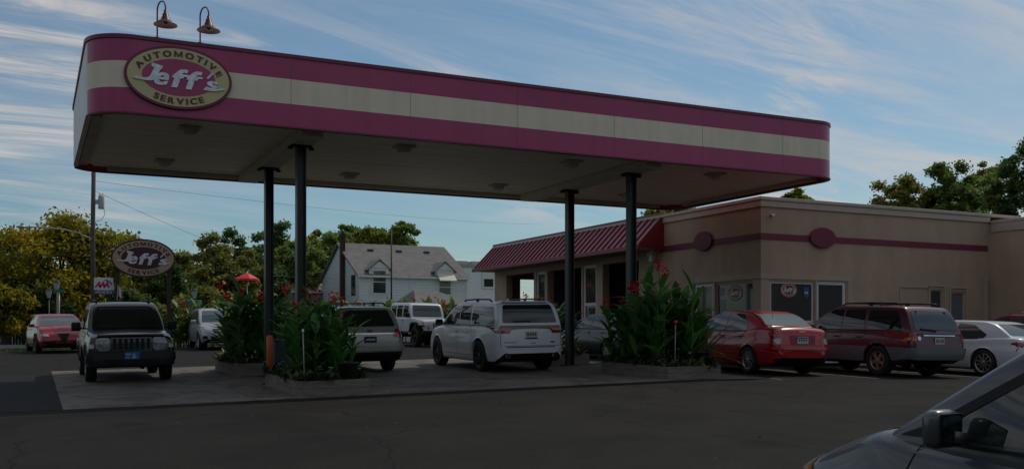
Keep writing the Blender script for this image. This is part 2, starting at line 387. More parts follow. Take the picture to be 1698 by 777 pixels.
# ------------------------------------------------------------------ lettering
def glyph_mesh(ch, bold=.03, ext=.0, shear=0):
    cu = bpy.data.curves.new('txt', 'FONT'); cu.body = ch; cu.size = 1; cu.offset = bold; cu.extrude = ext; cu.shear = shear; cu.resolution_u = 4
    o = bpy.data.objects.new('txt', cu); C.objects.link(o); bpy.context.view_layer.update()
    me = bpy.data.meshes.new_from_object(o.evaluated_get(bpy.context.evaluated_depsgraph_get()))
    bpy.data.objects.remove(o); bpy.data.curves.remove(cu)
    return me
GL = {}
def glyph(ch, bold=.03, shear=0):
    k = (ch, bold, shear)
    if ch == 'M' and k not in GL:
        x = .40; t_ = .15; P_ = [(-x, 0), (-x+t_, 0), (-x+t_, .42), (-.06, 0), (.06, 0), (x-t_, .42), (x-t_, 0), (x, 0), (x, .7), (x-t_, .7), (0, .26), (-x+t_, .7), (-x, .7)]
        n = len(P_); GL[k] = ([Vector((p[0], p[1], -.02)) for p in P_]+[Vector((p[0], p[1], .02)) for p in P_], [list(range(n))[::-1], list(range(n, 2*n))]+[[i, (i+1) % n, n+(i+1) % n, n+i] for i in range(n)], 2*x)
    if k not in GL:
        me = glyph_mesh(ch, bold, .02, shear); vs = [Vector(v.co) for v in me.vertices]; fs = [list(p.vertices) for p in me.polygons]
        bpy.data.meshes.remove(me)
        x0 = min(v.x for v in vs); x1 = max(v.x for v in vs)
        GL[k] = ([Vector((v.x-(x0+x1)/2, v.y, v.z)) for v in vs], fs, x1-x0)
    return GL[k]
def put_glyph(mb, ch, fn, bold=.03, shear=0):
    vs, fs, w = glyph(ch, bold, shear); nv = [mb.bm.verts.new(fn(v)) for v in vs]
    for f in fs:
        try: mb.bm.faces.new([nv[i] for i in f])
        except ValueError: pass
def arc_text(mb, text, a, b, cap, top=True, depth=.012, y=-.05, gap=.30, wx=1.0, bold=.035):
    """text along an ellipse of half axes a,b (baseline) in the XZ plane facing -Y"""
    ws = [glyph(c, bold)[2]*cap/.7*wx for c in text]; g = gap*cap; tot = sum(ws)+g*(len(text)-1)
    N_ = 720; tab = []; s_ = 0; pv = None
    for i in range(N_+1):
        t = math.pi*i/N_ - math.pi/2  # -90..90 measured from the top (or bottom)
        p = (a*math.sin(t), b*math.cos(t))
        if pv: s_ += math.hypot(p[0]-pv[0], p[1]-pv[1])
        tab.append((s_, t)); pv = p
    mid = s_/2; cur = mid-tot/2
    for c, w in zip(text, ws):
        s0 = cur+w/2; cur += w+g
        t = min(tab, key=lambda q: abs(q[0]-s0))[1]
        px, pz = a*math.sin(t), b*math.cos(t)
        tx, tz = a*math.cos(t), -b*math.sin(t); l = math.hypot(tx, tz); tx /= l; tz /= l
        if not top: pz = -pz; tz = -tz
        nx, nz = -tz, tx
        k = cap/.7
        for q_, sh_ in enumerate((0,) if c == 'M' else (-.03, 0, .03)):
            put_glyph(mb, c, lambda v: Vector((px+tx*(v.x+sh_)*k*wx+nx*v.y*k, y-depth*(v.z/.02+1)/2-q_*.0004, pz+tz*(v.x+sh_)*k*wx+nz*v.y*k)), .022)
def ellipse_prism(mb, a, b, y0, y1, n=64):
    mb.prism([(a*math.cos(2*math.pi*k/n), y0, b*math.sin(2*math.pi*k/n)) for k in range(n)], (0, y1-y0, 0))
def script(mb, a, b, y, d):
    """the slanted metallic name in the middle of the oval; a,b = half axes of the whole sign"""
    def poly(pts): mb.prism([(p[0]*a, y, p[1]*b) for p in pts], (0, -d, 0))
    # J: slanted stem with a serif, and a flat swoosh to the left
    poly([(-.50, .38), (-.30, .30), (-.32, .20), (-.345, .19), (-.44, -.12), (-.50, -.19), (-.60, -.20), (-.80, -.17), (-.84, -.14), (-.78, -.10), (-.62, -.12), (-.56, -.09), (-.52, .0), (-.46, .24), (-.51, .26)])
    sh = .32; n_ = 0
    for ch, cx_, base, k, wd in (('e', -.315, -.28, .80, 1.15), ('f', -.02, -.315, .82, 1.35), ('f', .245, -.335, .82, 1.35), ('s', .615, -.285, .58, 1.6)):
        for dx in (-.018, .018):
            n_ += 1; put_glyph(mb, ch, lambda v: Vector((cx_*a+((v.x+dx)*wd+(v.y-.3)*sh)*k*b, y-d*(v.z/.02+1)/2-n_*.0004, base*b+v.y*k*b)), .02)
    poly([(-.08, .12), (.44, .08), (.425, .015), (-.10, .05)])      # joined cross bar
    poly([(.50, .06), (.60, .25), (.64, .23), (.545, .05)])        # apostrophe
    poly([(.46, -.27), (.62, -.285), (.84, -.20), (.86, -.24), (.66, -.325), (.45, -.32)])
def oval_sign(name, loc, rz, a, b, cols, label, cat, th=.06, group=None):
    e = empty(name, loc, rz, label, cat, group)
    m = MB(); ellipse_prism(m, a, b, 0, -th); m.build('rim', cols[0], e, bevel=.006)
    m = MB(); ellipse_prism(m, a*.945, b*.915, -th, -th-.006); m.build('ring_panel', cols[1], e)
    m = MB(); ellipse_prism(m, a*.68, b*.58, -th-.006, -th-.012); m.build('centre_panel', cols[2], e)
    m = MB(); arc_text(m, 'AUTOMOTIVE', a*.735, b*.655, b*.185, True, .008, -th-.007, gap=.38, wx=1.22)
    arc_text(m, 'SERVICE', a*.84, b*.845, b*.185, False, .008, -th-.007, gap=.40, wx=1.22); m.build('lettering', cols[3], e)
    m = MB(); script(m, a, b, -th-.013, .02); m.build('name_script', cols[4], e)
    return e
M_silver = mat('brushed_silver', (.62, .64, .68), .32, metal=.35, var=.25, vscale=12)
M_oring = mat('sign_cream', (.62, .57, .28), .5)
oval_sign('canopy_sign', (2.42, CV0-.002, 6.29), 0, .945, .575, (M_trim, M_oring, M_mar, M_trim, M_silver), 'oval cream and maroon sign mounted on the canopy fascia', 'sign')
M_brown = mat('sign_tan', (.42, .29, .19), .55); M_dkmar = mat('sign_dark_maroon', (.045, .008, .014), .5)
sx0 = 3.93; sz0 = 4.56
e = oval_sign('pole_sign', (sx0, 41, sz0), R(-4), 1.19, .75, (M_dkmar, M_brown, M_dkmar, M_dkmar, M_silver), 'oval tan and dark maroon sign standing on two brown posts by the street', 'sign', .16)
for s in (-1, 1):
    m = MB(); m.box(s*.95-.075, s*.95+.075, -.02, .13, gz(4, 41)-sz0, -.2); m.build('post', mat('brown_post', (.035, .018, .014), .6), e, bevel=.01)

# ------------------------------------------------------------------ service building
BU, BV = 19.31, 22.8
BZ = 5.57; GB = .35
M_stuc = mat('tan_stucco', (.46, .335, .235), .85, var=.10, vscale=.8, bump=.4, bscale=70)
streaks(M_stuc, .08, (2.2, 2.2, .3))
M_stuc2 = mat('trim_stucco', (.46, .37, .28), .8, var=.06, vscale=1)
M_coping = mat('coping_metal', (.46, .38, .31), .45, var=.08)
M_band = mat('maroon_band', (.17, .018, .045), .6, var=.08)
M_glass = mat('window_glass', (.035, .043, .047), .04, spec=.9)
M_alum = mat('white_aluminium', (.62, .63, .63), .4)
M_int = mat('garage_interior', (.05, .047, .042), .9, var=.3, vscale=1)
bld = empty('service_building', (BU, BV, GB), 0, 'low tan stucco service building with maroon band and maroon metal mansard roof', 'building')
BO = Vector(bld.location)
def bpart(mb, name, m_, parent=None, **k):
    for v in mb.bm.verts: v.co -= BO
    return mb.build(name, m_, parent or bld, **k)
VE = 41.35; UE = 29.12; T = .3
m = MB()
opens = [(29.3, 31.75, 4.22), (32.2, 33.2, 4.25), (33.35, 36.15, 4.22), (36.35, 37.15, 4.22), (37.4, 40.1, 4.25)]
office = [(25.05, 26.05, .7, 3.21), (23.15, 24.95, 1.7, 3.18)]
# left face: pieces around the openings
segs = sorted([(a, b, GB, t) for a, b, t in opens]+office)
cur = BV
for a, b, z0, t in segs:
    m.box(BU, BU+T, cur, a, GB, BZ-.02)
    m.box(BU, BU+T, a, b, t, BZ-.02)
    if z0 > GB+.5: m.box(BU, BU+T, a, b, GB, z0)
    cur = b
m.box(BU, BU+T, cur, VE, GB, BZ-.02)
# right face
rop = [(19.66, 21.36, 1.95, 3.17), (21.46, 22.66, .7, 3.22), (26.3, 26.9, 1.7, 3.05), (27.3, 27.95, .7, 3.0)]
cur = BU+T
for a, b, z0, t in rop:
    m.box(cur, a, BV, BV+T, GB, BZ-.02); m.box(a, b, BV, BV+T, t, BZ-.02)
    if z0 > GB+.4: m.box(a, b, BV, BV+T, GB, z0)
    cur = b
m.box(cur, UE, BV, BV+T, GB, BZ-.02)
wa, _, wz1 = onV(858, 463, VE); wb_, _, wz0 = onV(886, 501, VE)
m.box(BU+T, wa, VE-T, VE, GB, BZ-.02); m.box(wb_, 30.2, VE-T, VE, GB, BZ-.02); m.box(wa, wb_, VE-T, VE, GB, wz0); m.box(wa, wb_, VE-T, VE, wz1, BZ-.02)
# back wall with an open rear door behind the last bay
m.box(30.2, 30.5, BV, 37.0, GB, BZ-.02); m.box(30.2, 30.5, 40.2, VE, GB, BZ-.02); m.box(30.2, 30.5, 37, 40.2, 3.4, BZ-.02)
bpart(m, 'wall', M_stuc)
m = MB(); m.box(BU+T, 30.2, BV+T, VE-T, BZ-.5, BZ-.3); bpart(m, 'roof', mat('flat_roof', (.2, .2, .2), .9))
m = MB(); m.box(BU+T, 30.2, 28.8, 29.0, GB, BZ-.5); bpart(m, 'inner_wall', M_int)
m = MB(); m.box(BU-.10, 30.5, BV-.10, VE+.05, BZ-.02, BZ+.08); m.box(BU-.055, BU+T, BV-.055, 28.0, BZ-.21, BZ-.02); m.box(BU+T, UE, BV-.055, BV, BZ-.21, BZ-.02)
bpart(m, 'parapet_coping', M_coping, bevel=.012)
m = MB(); m.box(BU-.03, BU, BV-.03, 28.0, 4.40, 4.58); m.box(BU, UE-.1, BV-.03, BV, 4.40, 4.58); bpart(m, 'maroon_band', M_band)
for (u, v, ax) in ((21.65, BV, 'v'), (BU, 25.5, 'u')):
    m = MB(); n = 48; a, b = (.51, .31) if ax == 'v' else (.46, .31)
    if ax == 'v': m.prism([(u+a*math.cos(2*math.pi*k/n), v-.035, 4.53+b*math.sin(2*math.pi*k/n)) for k in range(n)], (0, -.06, 0))
    else: m.prism([(BU-.035, v+a*math.cos(2*math.pi*k/n), 4.56+b*math.sin(2*math.pi*k/n)) for k in range(n)], (-.06, 0, 0))
    bpart(m, 'oval_medallion', M_band, bevel=.012)
# stucco trim round the office openings
m = MB()
m.box(BU-.035, BU, BV-.035, 26.3, 3.24, 3.40); m.box(BU, 22.85, BV-.035, BV, 3.24, 3.40)
for v in (26.1, 24.98): m.box(BU-.03, BU, v-.03, v+.05, .5, 3.24)
for u in (21.39, 22.72): m.box(u, u+.06, BV-.03, BV, .5, 3.24)
m.box(BU-.02, BU, BV-.02, 23.12, .5, 3.22); m.box(BU, 19.63, BV-.02, BV, .5, 3.22); m.box(BU-.05, BU, 23.12, 24.97, 1.60, 1.69); m.box(19.63, 21.39, BV-.05, BV, 1.86, 1.945)
# framed niche, little windows
for a, b, z0, z1 in ((24.98, 26.25, 1.6, 3.05), (26.26, 26.95, 1.6, 3.10), (27.25, 28.0, .6, 3.06)):
    m.box(a-.05, a, BV-.04, BV, z0, z1+.05); m.box(b, b+.05, BV-.04, BV, z0, z1+.05); m.box(a-.05, b+.05, BV-.04, BV, z1+.05, z1+.11)
bpart(m, 'stucco_trim', M_stuc2)
def window(axis, c, a, b, z0, z1, fr=.06, matf=None, name='window', mull=(), gmat=None, depth=.12):
    """frame + pane set into a wall; axis 'U' = on the left face, 'V' = on the right face"""
    mf = matf or M_alum; m = MB()
    def bx(p, q, r, s, d0, d1):
        if axis == 'U': m.box(c+d0, c+d1, p, q, r, s)
        else: m.box(p, q, c+d0, c+d1, r, s)
    d0, d1 = depth*.3, depth
    bx(a, a+fr, z0, z1, d0, d1); bx(b-fr, b, z0, z1, d0, d1); bx(a+fr, b-fr, z1-fr, z1, d0, d1); bx(a+fr, b-fr, z0, z0+fr, d0, d1)
    for zt in mull: bx(a+fr, b-fr, zt-fr/2, zt+fr/2, d0, d1)
    o = bpart(m, name, mf)
    m = MB(); bx(a+fr, b-fr, z0+fr, z1-fr, depth*.6, depth*.6+.02)
    for v in m.bm.verts: v.co -= BO
    m.build('pane', gmat or M_glass, o)
    return o
window('V', BV, 19.66, 21.36, 1.95, 3.17)
window('V', BV, 21.46, 22.66, .72, 3.22, .11, name='door', mull=(1.15,))
window('U', BU, 25.05, 26.05, .72, 3.21, .10, name='door')
window('U', BU, 23.15, 24.95, 1.7, 3.18, matf=M_stuc2)
window('V', BV, 26.3, 26.9, 1.7, 3.05, .04, matf=M_stuc2)
window('V', BV, 27.3, 27.95, .7, 3.0, .05, matf=M_stuc2, gmat=mat('grey_blue_door', (.12, .15, .17), .6), name='door')
window('U', BU, 32.2, 33.2, .8, 4.25, .11, name='glass_door', mull=(2.75, 1.6))
window('U', BU, 36.35, 37.15, .9, 4.22, .10, name='glass_door', mull=(2.9,))
# posters inside the two office windows
def decal(axis, u, z, r, n=36):
    e = empty('window_logo', (0, 0, 0))
    a, b = r, r*.72
    if axis == 'V': e.location = (u, BV+.065, z)
    else: e.location = (BU+.065, u, z); e.rotation_euler = (0, 0, R(-90))
    m = MB(); ellipse_prism(m, a, b, 0, -.003); m.build('disc', mat('decal_maroon', (.20, .02, .04), .6), e)
    m = MB(); ellipse_prism(m, a*.93, b*.9, -.003, -.006); m.build('ring', mat('decal_cream', (.50, .36, .30), .6), e)
    m = MB(); ellipse_prism(m, a*.66, b*.56, -.006, -.008); m.build('centre', mat('decal_maroon', (.20, .02, .04), .6), e)
    m = MB(); script(m, a, b, -.009, .003); m.build('name_script', mat('decal_white', (.65, .63, .62), .6), e)
    m = MB(); arc_text(m, 'AUTOMOTIVE', a*.735, b*.66, b*.16, True, .002, -.0065, gap=.38, wx=1.2); arc_text(m, 'SERVICE', a*.84, b*.83, b*.16, False, .002, -.0065, gap=.4, wx=1.2)
    m.build('lettering', mat('decal_maroon', (.20, .02, .04), .6), e)
    return e
tag(decal('V', 20.42, 2.93, .33), 'oval maroon and cream logo sticker in the window beside the white door', 'sticker')
tag(decal('U', 24.05, 2.86, .34), 'round faded logo sticker in the dark window on the canopy side of the corner', 'sticker')
m = MB(); m.prism([(21.0, BV+.06, 3.02), (21.2, BV+.06, 3.02), (21.2, BV+.06, 2.76), (21.1, BV+.06, 2.68), (21.0, BV+.06, 2.76)], (0, -.006, 0))
e = empty('shield_sticker', (21.1, BV+.06, 2.68), 0, 'small blue shield sticker at the right edge of the office window', 'sticker')
for v in m.bm.verts: v.co -= Vector(e.location)
m.build('shield', mat('blue_sticker', (.03, .10, .28), .5), e)
m = MB(); m.box(-.07, .07, -.012, -.006, .15, .20); m.build('white_bar', mat('decal_white', (.6, .6, .6), .5), e)
# paper notices in the left window
for k, (v, z) in enumerate(((24.72, 2.92), (24.66, 2.55), (24.70, 2.30))):
    m = MB(); m.box(BU+.066, BU+.07, v-.11, v+.11, z-.12, z+.12); o = m.build('paper_notice', mat('paper', (.30, .31, .32), .8, var=.2, vscale=18)); 
    tag(o, 'faded paper notice, %s of three taped in the dark corner window' % ('topmost', 'middle', 'lowest')[k], 'notice', 'paper notices in the window')
# mansard roof with raised ribs
M_mans = mat('mansard_metal', (.30, .10, .13), .45, var=.08, vscale=2)
M_rib = mat('mansard_rib', (.12, .008, .02), .4)
EU = BU-1.0; EZ = 4.58; TZ = BZ+.04; V0, V1 = 27.75, 41.45
m = MB()
m.face([(EU, V0, EZ), (EU, V1, EZ), (BU, V1-.0, TZ), (BU, V0, TZ)])
m.face([(EU, V0, EZ-.06), (EU, V1, EZ-.06), (EU, V1, EZ), (EU, V0, EZ)])
m.face([(EU, V1, EZ), (BU, V1, EZ), (BU, V1, TZ)])
bpart(m, 'mansard_roof', M_mans)
m = MB(); m.prism([(EU, V0-.004, EZ), (BU, V0-.004, TZ), (BU, V0-.004, EZ-.12), (EU, V0-.004, EZ-.06)], (0, .003, 0)); bpart(m, 'mansard_end', mat('mansard_end_red', (.22, .012, .012), .5))
m = MB(); n = 34
for k in range(n+1):
    v = V0+.05+(V1-V0-.1)*k/n
    m.bar((EU-.0, v, EZ+.028), (BU, v, TZ+.028), .07, .075, up=Vector((-.7, 0, .7)))
bpart(m, 'roof_ribs', M_rib)
m = MB(); m.box(EU-.10, EU-.005, V0-.05, V1+.05, EZ-.14, EZ+.015); m.box(BU-.04, BU+.08, V0, V1+.04, TZ+.06, TZ+.13); bpart(m, 'gutter', mat('maroon_gutter', (.20, .05, .07), .45), bevel=.01)
m = MB(); m.box(EU+.02, BU, V0+.02, V1-.02, EZ-.12, EZ-.065); bpart(m, 'eave_soffit', mat('soffit_tan', (.3, .25, .19), .7))
# side wing to the right, with its own coping and downspout
m = MB(); wz = onU(1660, 369, UE)[2]
m.box(UE, UE+9, 12.0, BV-.02+.6, GB, wz); bpart(m, 'wing_wall', M_stuc)
m = MB(); m.box(UE-.06, UE+9, 11.95, BV-.11, wz, wz+.1); m.box(UE-.04, UE, 11.95, BV-.11, wz-.30, wz-.0); bpart(m, 'wing_coping', M_coping, bevel=.01)
m = MB(); m.box(28.82, 28.92, BV-.09, BV-.01, .5, 3.4); m.box(28.80, 28.94, BV-.11, BV-.01, 3.4, 3.5); bpart(m, 'downspout', M_stuc2)
# garage interiors: dark furniture, tubes, shelves
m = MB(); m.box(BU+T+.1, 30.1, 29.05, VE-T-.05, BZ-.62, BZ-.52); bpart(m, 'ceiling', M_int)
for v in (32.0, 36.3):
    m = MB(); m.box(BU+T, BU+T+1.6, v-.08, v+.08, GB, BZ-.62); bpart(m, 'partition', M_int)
m = MB()
for v in (30.6, 34.6): m.box(BU+2.2, BU+2.3, v-1.2, v+1.2, 3.75, 3.79); m.box(BU+4.2, BU+4.3, v-1.2, v+1.2, 3.7, 3.74)
bpart(m, 'fluorescent_tube', mat('tube_light', (.8, .8, .8), .4, emit=((.9, .95, 1), .5)))
m = MB(); g0 = gz(22, 31)
for v in (29.75, 31.4): m.box(BU+1.2, BU+1.4, v-.1, v+.1, g0, 4.0)
m.box(BU+1.22, BU+1.38, 29.85, 31.3, 3.9, 4.0); tag(m.build('car_lift', mat('lift_steel', (.03, .035, .05), .5)), 'dark two post car lift inside the garage bay nearest the corner', 'car lift')
def shelf(v, u, label):
    e = empty('tool_shelf', (u, v, gz(u, v)), 0, label, 'shelf', 'tool shelves inside the garage')
    m = MB()
    for z in (.1, .6, 1.1, 1.6): m.box(-.25, .25, -.7, .7, z, z+.03)
    for a in (-.24, .21):
        for b in (-.7, .67): m.box(a, a+.03, b, b+.03, 0, 1.7)
    m.build('frame', mat('shelf_steel', (.10, .11, .12), .5), e)
    m = MB(); rr = random.Random(int(v*10))
    for z in (.13, .63, 1.13, 1.63):
        y = -.65
        while y < .5: w_ = rr.uniform(.12, .3); m.box(-.18, .18, y, y+w_, z, z+rr.uniform(.15, .38)); y += w_+rr.uniform(.02, .15)
    m.build('boxes', mat('shelf_boxes', (.10, .07, .05), .8, col2=(.22, .2, .2), vscale=4), e)
shelf(34.9, 24.5, 'tool shelf full of boxes inside the middle garage bay')
shelf(30.7, 25.2, 'tool shelf full of boxes inside the garage bay nearest the office')
# fixtures on the wall
def small(name, label, cat, parts, loc, rz=0):
    e = empty(name, loc, rz, label, cat)
    for n_, f, mt in parts: q = MB(); f(q); q.build(n_, mt, e)
    return e
small('wall_lamp', 'white box shaped wall lamp under the end of the mansard', 'lamp', [('housing', lambda q: q.box(-.16, 0, -.11, .11, -.19, .2, bev=.02), M_white), ('lens', lambda q: q.box(-.165, -.16, -.08, .08, -.15, .1), mat('lamp_glass', (.5, .5, .5), .2)), ('side_box', lambda q: q.box(-.08, 0, .22, .34, .0, .16), M_white)], onU(1085, 425, BU))
small('security_camera', 'small white security camera near the building corner', 'camera', [('mount', lambda q: q.box(-.03, .03, -.08, 0, -.03, .03), M_white), ('camera_body', lambda q: q.tube([(-.16, -.14, -.04), (.03, -.07, .01)], .035, 12), M_white), ('lens', lambda q: q.tube([(-.165, -.142, -.041), (-.16, -.14, -.04)], .028, 12), M_dark)], (19.72, BV, 5.12))
small('meter_box', 'small dark electric box on the tan wall beside the planter', 'box', [('case', lambda q: q.box(-.12, 0, -.1, .1, -.16, .16, bev=.01), M_dark), ('conduit', lambda q: q.tube([(-.05, 0, -.16), (-.05, 0, -1.6)], .02, 8), M_dark)], onU(1077, 474, BU))

# ------------------------------------------------------------------ vehicles
M_tyre = mat('tyre_rubber', (.013, .013, .013), .8, bump=.2, bscale=50)
M_rimS = mat('alloy_silver', (.42, .42, .42), .3, metal=.8)
M_rimD = mat('alloy_dark', (.03, .03, .032), .35, metal=.6)
M_well = mat('wheel_well', (.008, .008, .008), .9)
M_cglass = mat('car_glass', (.010, .013, .014), .03, spec=.8)
M_cglass2 = mat('car_glass_light', (.035, .048, .05), .03, spec=.9)
M_black = mat('black_trim', (.009, .009, .010), .55, spec=.3)
M_chrome = mat('chrome', (.65, .65, .66), .12, metal=1)
M_hl = mat('headlamp_lens', (.45, .47, .48), .1, coat=1, var=.35, vscale=25)
M_red = mat('tail_lamp', (.32, .008, .01), .12, coat=1, var=.35, vscale=14)
M_amb = mat('amber_lamp', (.45, .16, .01), .15, coat=1)
M_clr = mat('clear_lamp', (.45, .45, .45), .15, coat=1, var=.3, vscale=30)
M_seam = mat('panel_gap', (.006, .006, .006), .9)
M_plate = mat('plate_pale', (.50, .52, .42), .6, var=.2, vscale=30)
def pchip(pts):
    pts = sorted(pts); x = np.array([p[0] for p in pts], float); y = np.array([p[1] for p in pts], float)
    h = np.diff(x); d = np.diff(y)/h; m = np.zeros_like(x)
    m[0], m[-1] = d[0], d[-1]
    for i in range(1, len(x)-1):
        if d[i-1]*d[i] > 0:
            w1, w2 = 2*h[i]+h[i-1], h[i]+2*h[i-1]; m[i] = (w1+w2)/(w1/d[i-1]+w2/d[i])
    def f(q):
        q = min(max(q, x[0]), x[-1]); i = min(max(int(np.searchsorted(x, q))-1, 0), len(h)-1)
        t = (q-x[i])/h[i]
        return (2*t**3-3*t*t+1)*y[i]+(t**3-2*t*t+t)*h[i]*m[i]+(-2*t**3+3*t*t)*y[i+1]+(t**3-t*t)*h[i]*m[i+1]
    return f
def stations(a, b, extra=(), fine=True, step=.07):
    n = max(2, int((b-a)/step)); s = [a+(b-a)*k/n for k in range(n+1)]
    if fine:
        for d in (.006, .02, .045, .09): s += [a+d, b-d]
    s = sorted(set(round(q, 4) for q in list(s)+[e for e in extra if a < e < b]))
    o = [s[0]]
    for q in s[1:]:
        if q-o[-1] > .0035: o.append(q)
    return o
def rounder(poly, r=.04, n=4):
    out = []; N_ = len(poly)
    for i in range(N_):
        p = Vector((*poly[i], 0)); a = Vector((*poly[i-1], 0)); b = Vector((*poly[(i+1) % N_], 0))
        u = a-p; v = b-p; k = min(r, u.length*.45, v.length*.45); u = p+u.normalized()*k; v = p+v.normalized()*k
        for j in range(n+1):
            t = j/n; q = u*(1-t)**2+p*2*t*(1-t)+v*t*t; out.append((q.x, q.y))
    return out
class Car:
    def __init__(s, name, u, v, deg, sp, label, cat, group=None, scale=1.0):
        g = gz(u, v); e = .5; th = R(deg); h = (math.cos(th), math.sin(th)); l = (-h[1], h[0])
        sl = (gz(u+h[0], v+h[1])-gz(u-h[0], v-h[1]))/2; sr = (gz(u+l[0], v+l[1])-gz(u-l[0], v-l[1]))/2
        s.root = empty(name, (u, v, g), 0, label, cat, group); s.root.rotation_euler = (math.atan(sr), -math.atan(sl), th); s.root.scale = (scale,)*3
        s.sp = sp; s.body()
    def body(s):
        sp = s.sp; bm = bmesh.new(); W2 = sp['W']/2; top = pchip(sp['top']); bot = pchip(sp['bot'])
        xr, xf = sp['top'][0][0], sp['top'][-1][0]; r = sp['r']; ra = r*sp.get('arch', 1.16); ax = (sp['wb']/2, -sp['wb']/2)
        ex = []
        for c in ax: ex += [c+ra*math.cos(R(t)) for t in range(0, 181, 12)] + [c-ra-.004, c+ra+.004]
        cf, cr = sp.get('taper', (.14, .10)); rc = sp.get('rc', .16)
        def wid(x):
            w = W2
            if x > .6: w -= W2*cf*((x-.6)/(xf-.6))**2.6
            if x < -.6: w -= W2*cr*((-x-.6)/(-xr-.6))**2.6
            for d in (xf-x, x-xr):
                if d < rc: w -= rc*(1-math.sqrt(max(0, 1-(1-d/rc)**2)))
            return w
        s.wid = wid
        side = pchip(sp.get('side', [(0, .955), (.3, .995), (.5, 1.0), (.75, .985), (1, .945)]))
        ru = sp.get('ru', .05); crown = sp.get('crown', .035)
        rings = []; xs = stations(xr, xf, ex)
        for x in xs:
            w = wid(x); b = bot(x); t = max(top(x), b+.05); q = []
            rl = min(.06, (t-b)*.3); u_ = min(ru, (t-b)*.35)
            q.append((0, b)); q.append((.6*w, b)); q.append((.61*w, b)); q.append((w*side(0)-rl, b))
            q.append((w*side(0)-rl*.3, b+rl*.3)); ns = 13
            for k in range(ns): f = k/(ns-1); q.append((w*side(f), b+rl+(t-u_-b-rl)*f))
            wt = w*side(1)
            for a in (25, 50, 75): q.append((wt-u_*1.5*(1-math.cos(R(a))), t-u_+u_*math.sin(R(a))))
            q.append((wt-u_*2.4, t+.006))
            for f in (.75, .5, .25, 0): q.append(((wt-u_*2.4)*f, t+.006+crown*(1-f*f)*min(1, (w/W2))))
            az = None
            for c in ax:
                if abs(x-c) < ra: az = r+math.sqrt(ra*ra-(x-c)**2)
            if az: q = [(y, max(z, min(az, t-.12))) if i >= 2 else (y, z) for i, (y, z) in enumerate(q)]
            rings.append([bm.verts.new((x, y, z)) for y, z in q]+[bm.verts.new((x, -y, z)) for y, z in q[-2:0:-1]])
        n = len(rings[0]); half = len(q)
        for a, b in zip(rings, rings[1:]):
            for k in range(n):
                j = (k+1) % n
                f = bm.faces.new((a[k], a[j], b[j], b[k])); f.smooth = True
                kk = min(k, n-1-k)
                zc = sum(v.co.z for v in f.verts)/4; xc = f.verts[0].co.x*.5+f.verts[2].co.x*.5
                if kk <= 3: f.material_index = 1
        bm.faces.new(rings[0]); bm.faces.new(rings[-1][::-1])
        # greenhouse
        gh = sp['gh']; gt = pchip(gh['top']); zb = gh['zb']; zr = max(p[1] for p in gh['top']); g0, g1 = gh['top'][0][0], gh['top'][-1][0]
        xc = (g0+g1)/2; hl = (g1-g0)/2
        rings = []
        for x in stations(g0, g1, fine=True, step=gh.get('step', .04)):
            t = gt(x); f_ = 1-gh.get('tp', .07)*abs((x-xc)/hl)**3; q = [(0, zb-.12), (gh['wB']*f_, zb-.12)]
            er = gh.get('er', .07); tt = max(t-er, zb-.10)
            def yy(z): k = max(0, (z-zb)/(zr-zb)); return (gh['wB']*(1-k)+gh['wR']*k+.02*math.sin(math.pi*min(k, 1)))*f_
            for k in range(9): z = zb-.10+(tt-zb+.10)*k/8; q.append((yy(z), z))
            yt = yy(tt); d = t-tt
            for a in (22, 45, 68): q.append((yt-d*1.3*(1-math.cos(R(a))), tt+d*.8*math.sin(R(a))))
            yl = yt-d*1.6; q.append((yl, tt+d*.83))
            for f in (.7, .35, 0): q.append((yl*f, tt+d*.83+d*.17*(1-f*f)))
            rings.append([bm.verts.new((x, y, z)) for y, z in q]+[bm.verts.new((x, -y, z)) for y, z in q[-2:0:-1]])
        n = len(rings[0])
        for a, b in zip(rings, rings[1:]):
            for k in range(n):
                j = (k+1) % n; f = bm.faces.new((a[k], a[j], b[j], b[k])); f.smooth = True
        bm.faces.new(rings[0]); bm.faces.new(rings[-1][::-1])
        for v in bm.verts:   # small dents off perfect planes keep reflections alive
            pass
        bmesh.ops.recalc_face_normals(bm, faces=bm.faces)
        s.bvh = BVHTree.FromBMesh(bm)
        me = bpy.data.meshes.new('body'); bm.to_mesh(me); bm.free(); me.materials.append(sp['paint']); me.materials.append(M_well)
        s.b = bpy.data.objects.new('body', me); C.objects.link(s.b); s.b.parent = s.root
    AX = {'F': (Vector((-1, 0, 0)), lambda a, b: Vector((5, a, b))), 'B': (Vector((1, 0, 0)), lambda a, b: Vector((-5, a, b))),
          'L': (Vector((0, -1, 0)), lambda a, b: Vector((a, 5, b))), 'R': (Vector((0, 1, 0)), lambda a, b: Vector((a, -5, b))),
          'T': (Vector((0, 0, -1)), lambda a, b: Vector((a, b, 5)))}
    def hit(s, ax, a, b, off):
        if ax in 'FB':
            lim = s.wid(s.sp['top'][-1][0]-.13 if ax == 'F' else s.sp['top'][0][0]+.13)-.012; a = max(-lim, min(lim, a))
        d, f = s.AX[ax]; o = f(a, b); loc, nor, _, _ = s.bvh.ray_cast(o, d)
        if loc is None:
            best = None
            for k in range(1, 12):
                # slide inwards until the ray meets the body
                sc = 1-k*.02; o2 = f(a*sc if ax in 'FB' else a, b*(sc if ax == 'T' else 1)); loc, nor, _, _ = s.bvh.ray_cast(o2, d)
                if loc is not None: break
            if loc is None: loc, nor, _, _ = s.bvh.find_nearest(o+d*3)
        if nor.dot(d) > 0: nor = -nor
        nn = (nor*.6-d*.4).normalized()
        return loc+nn*off
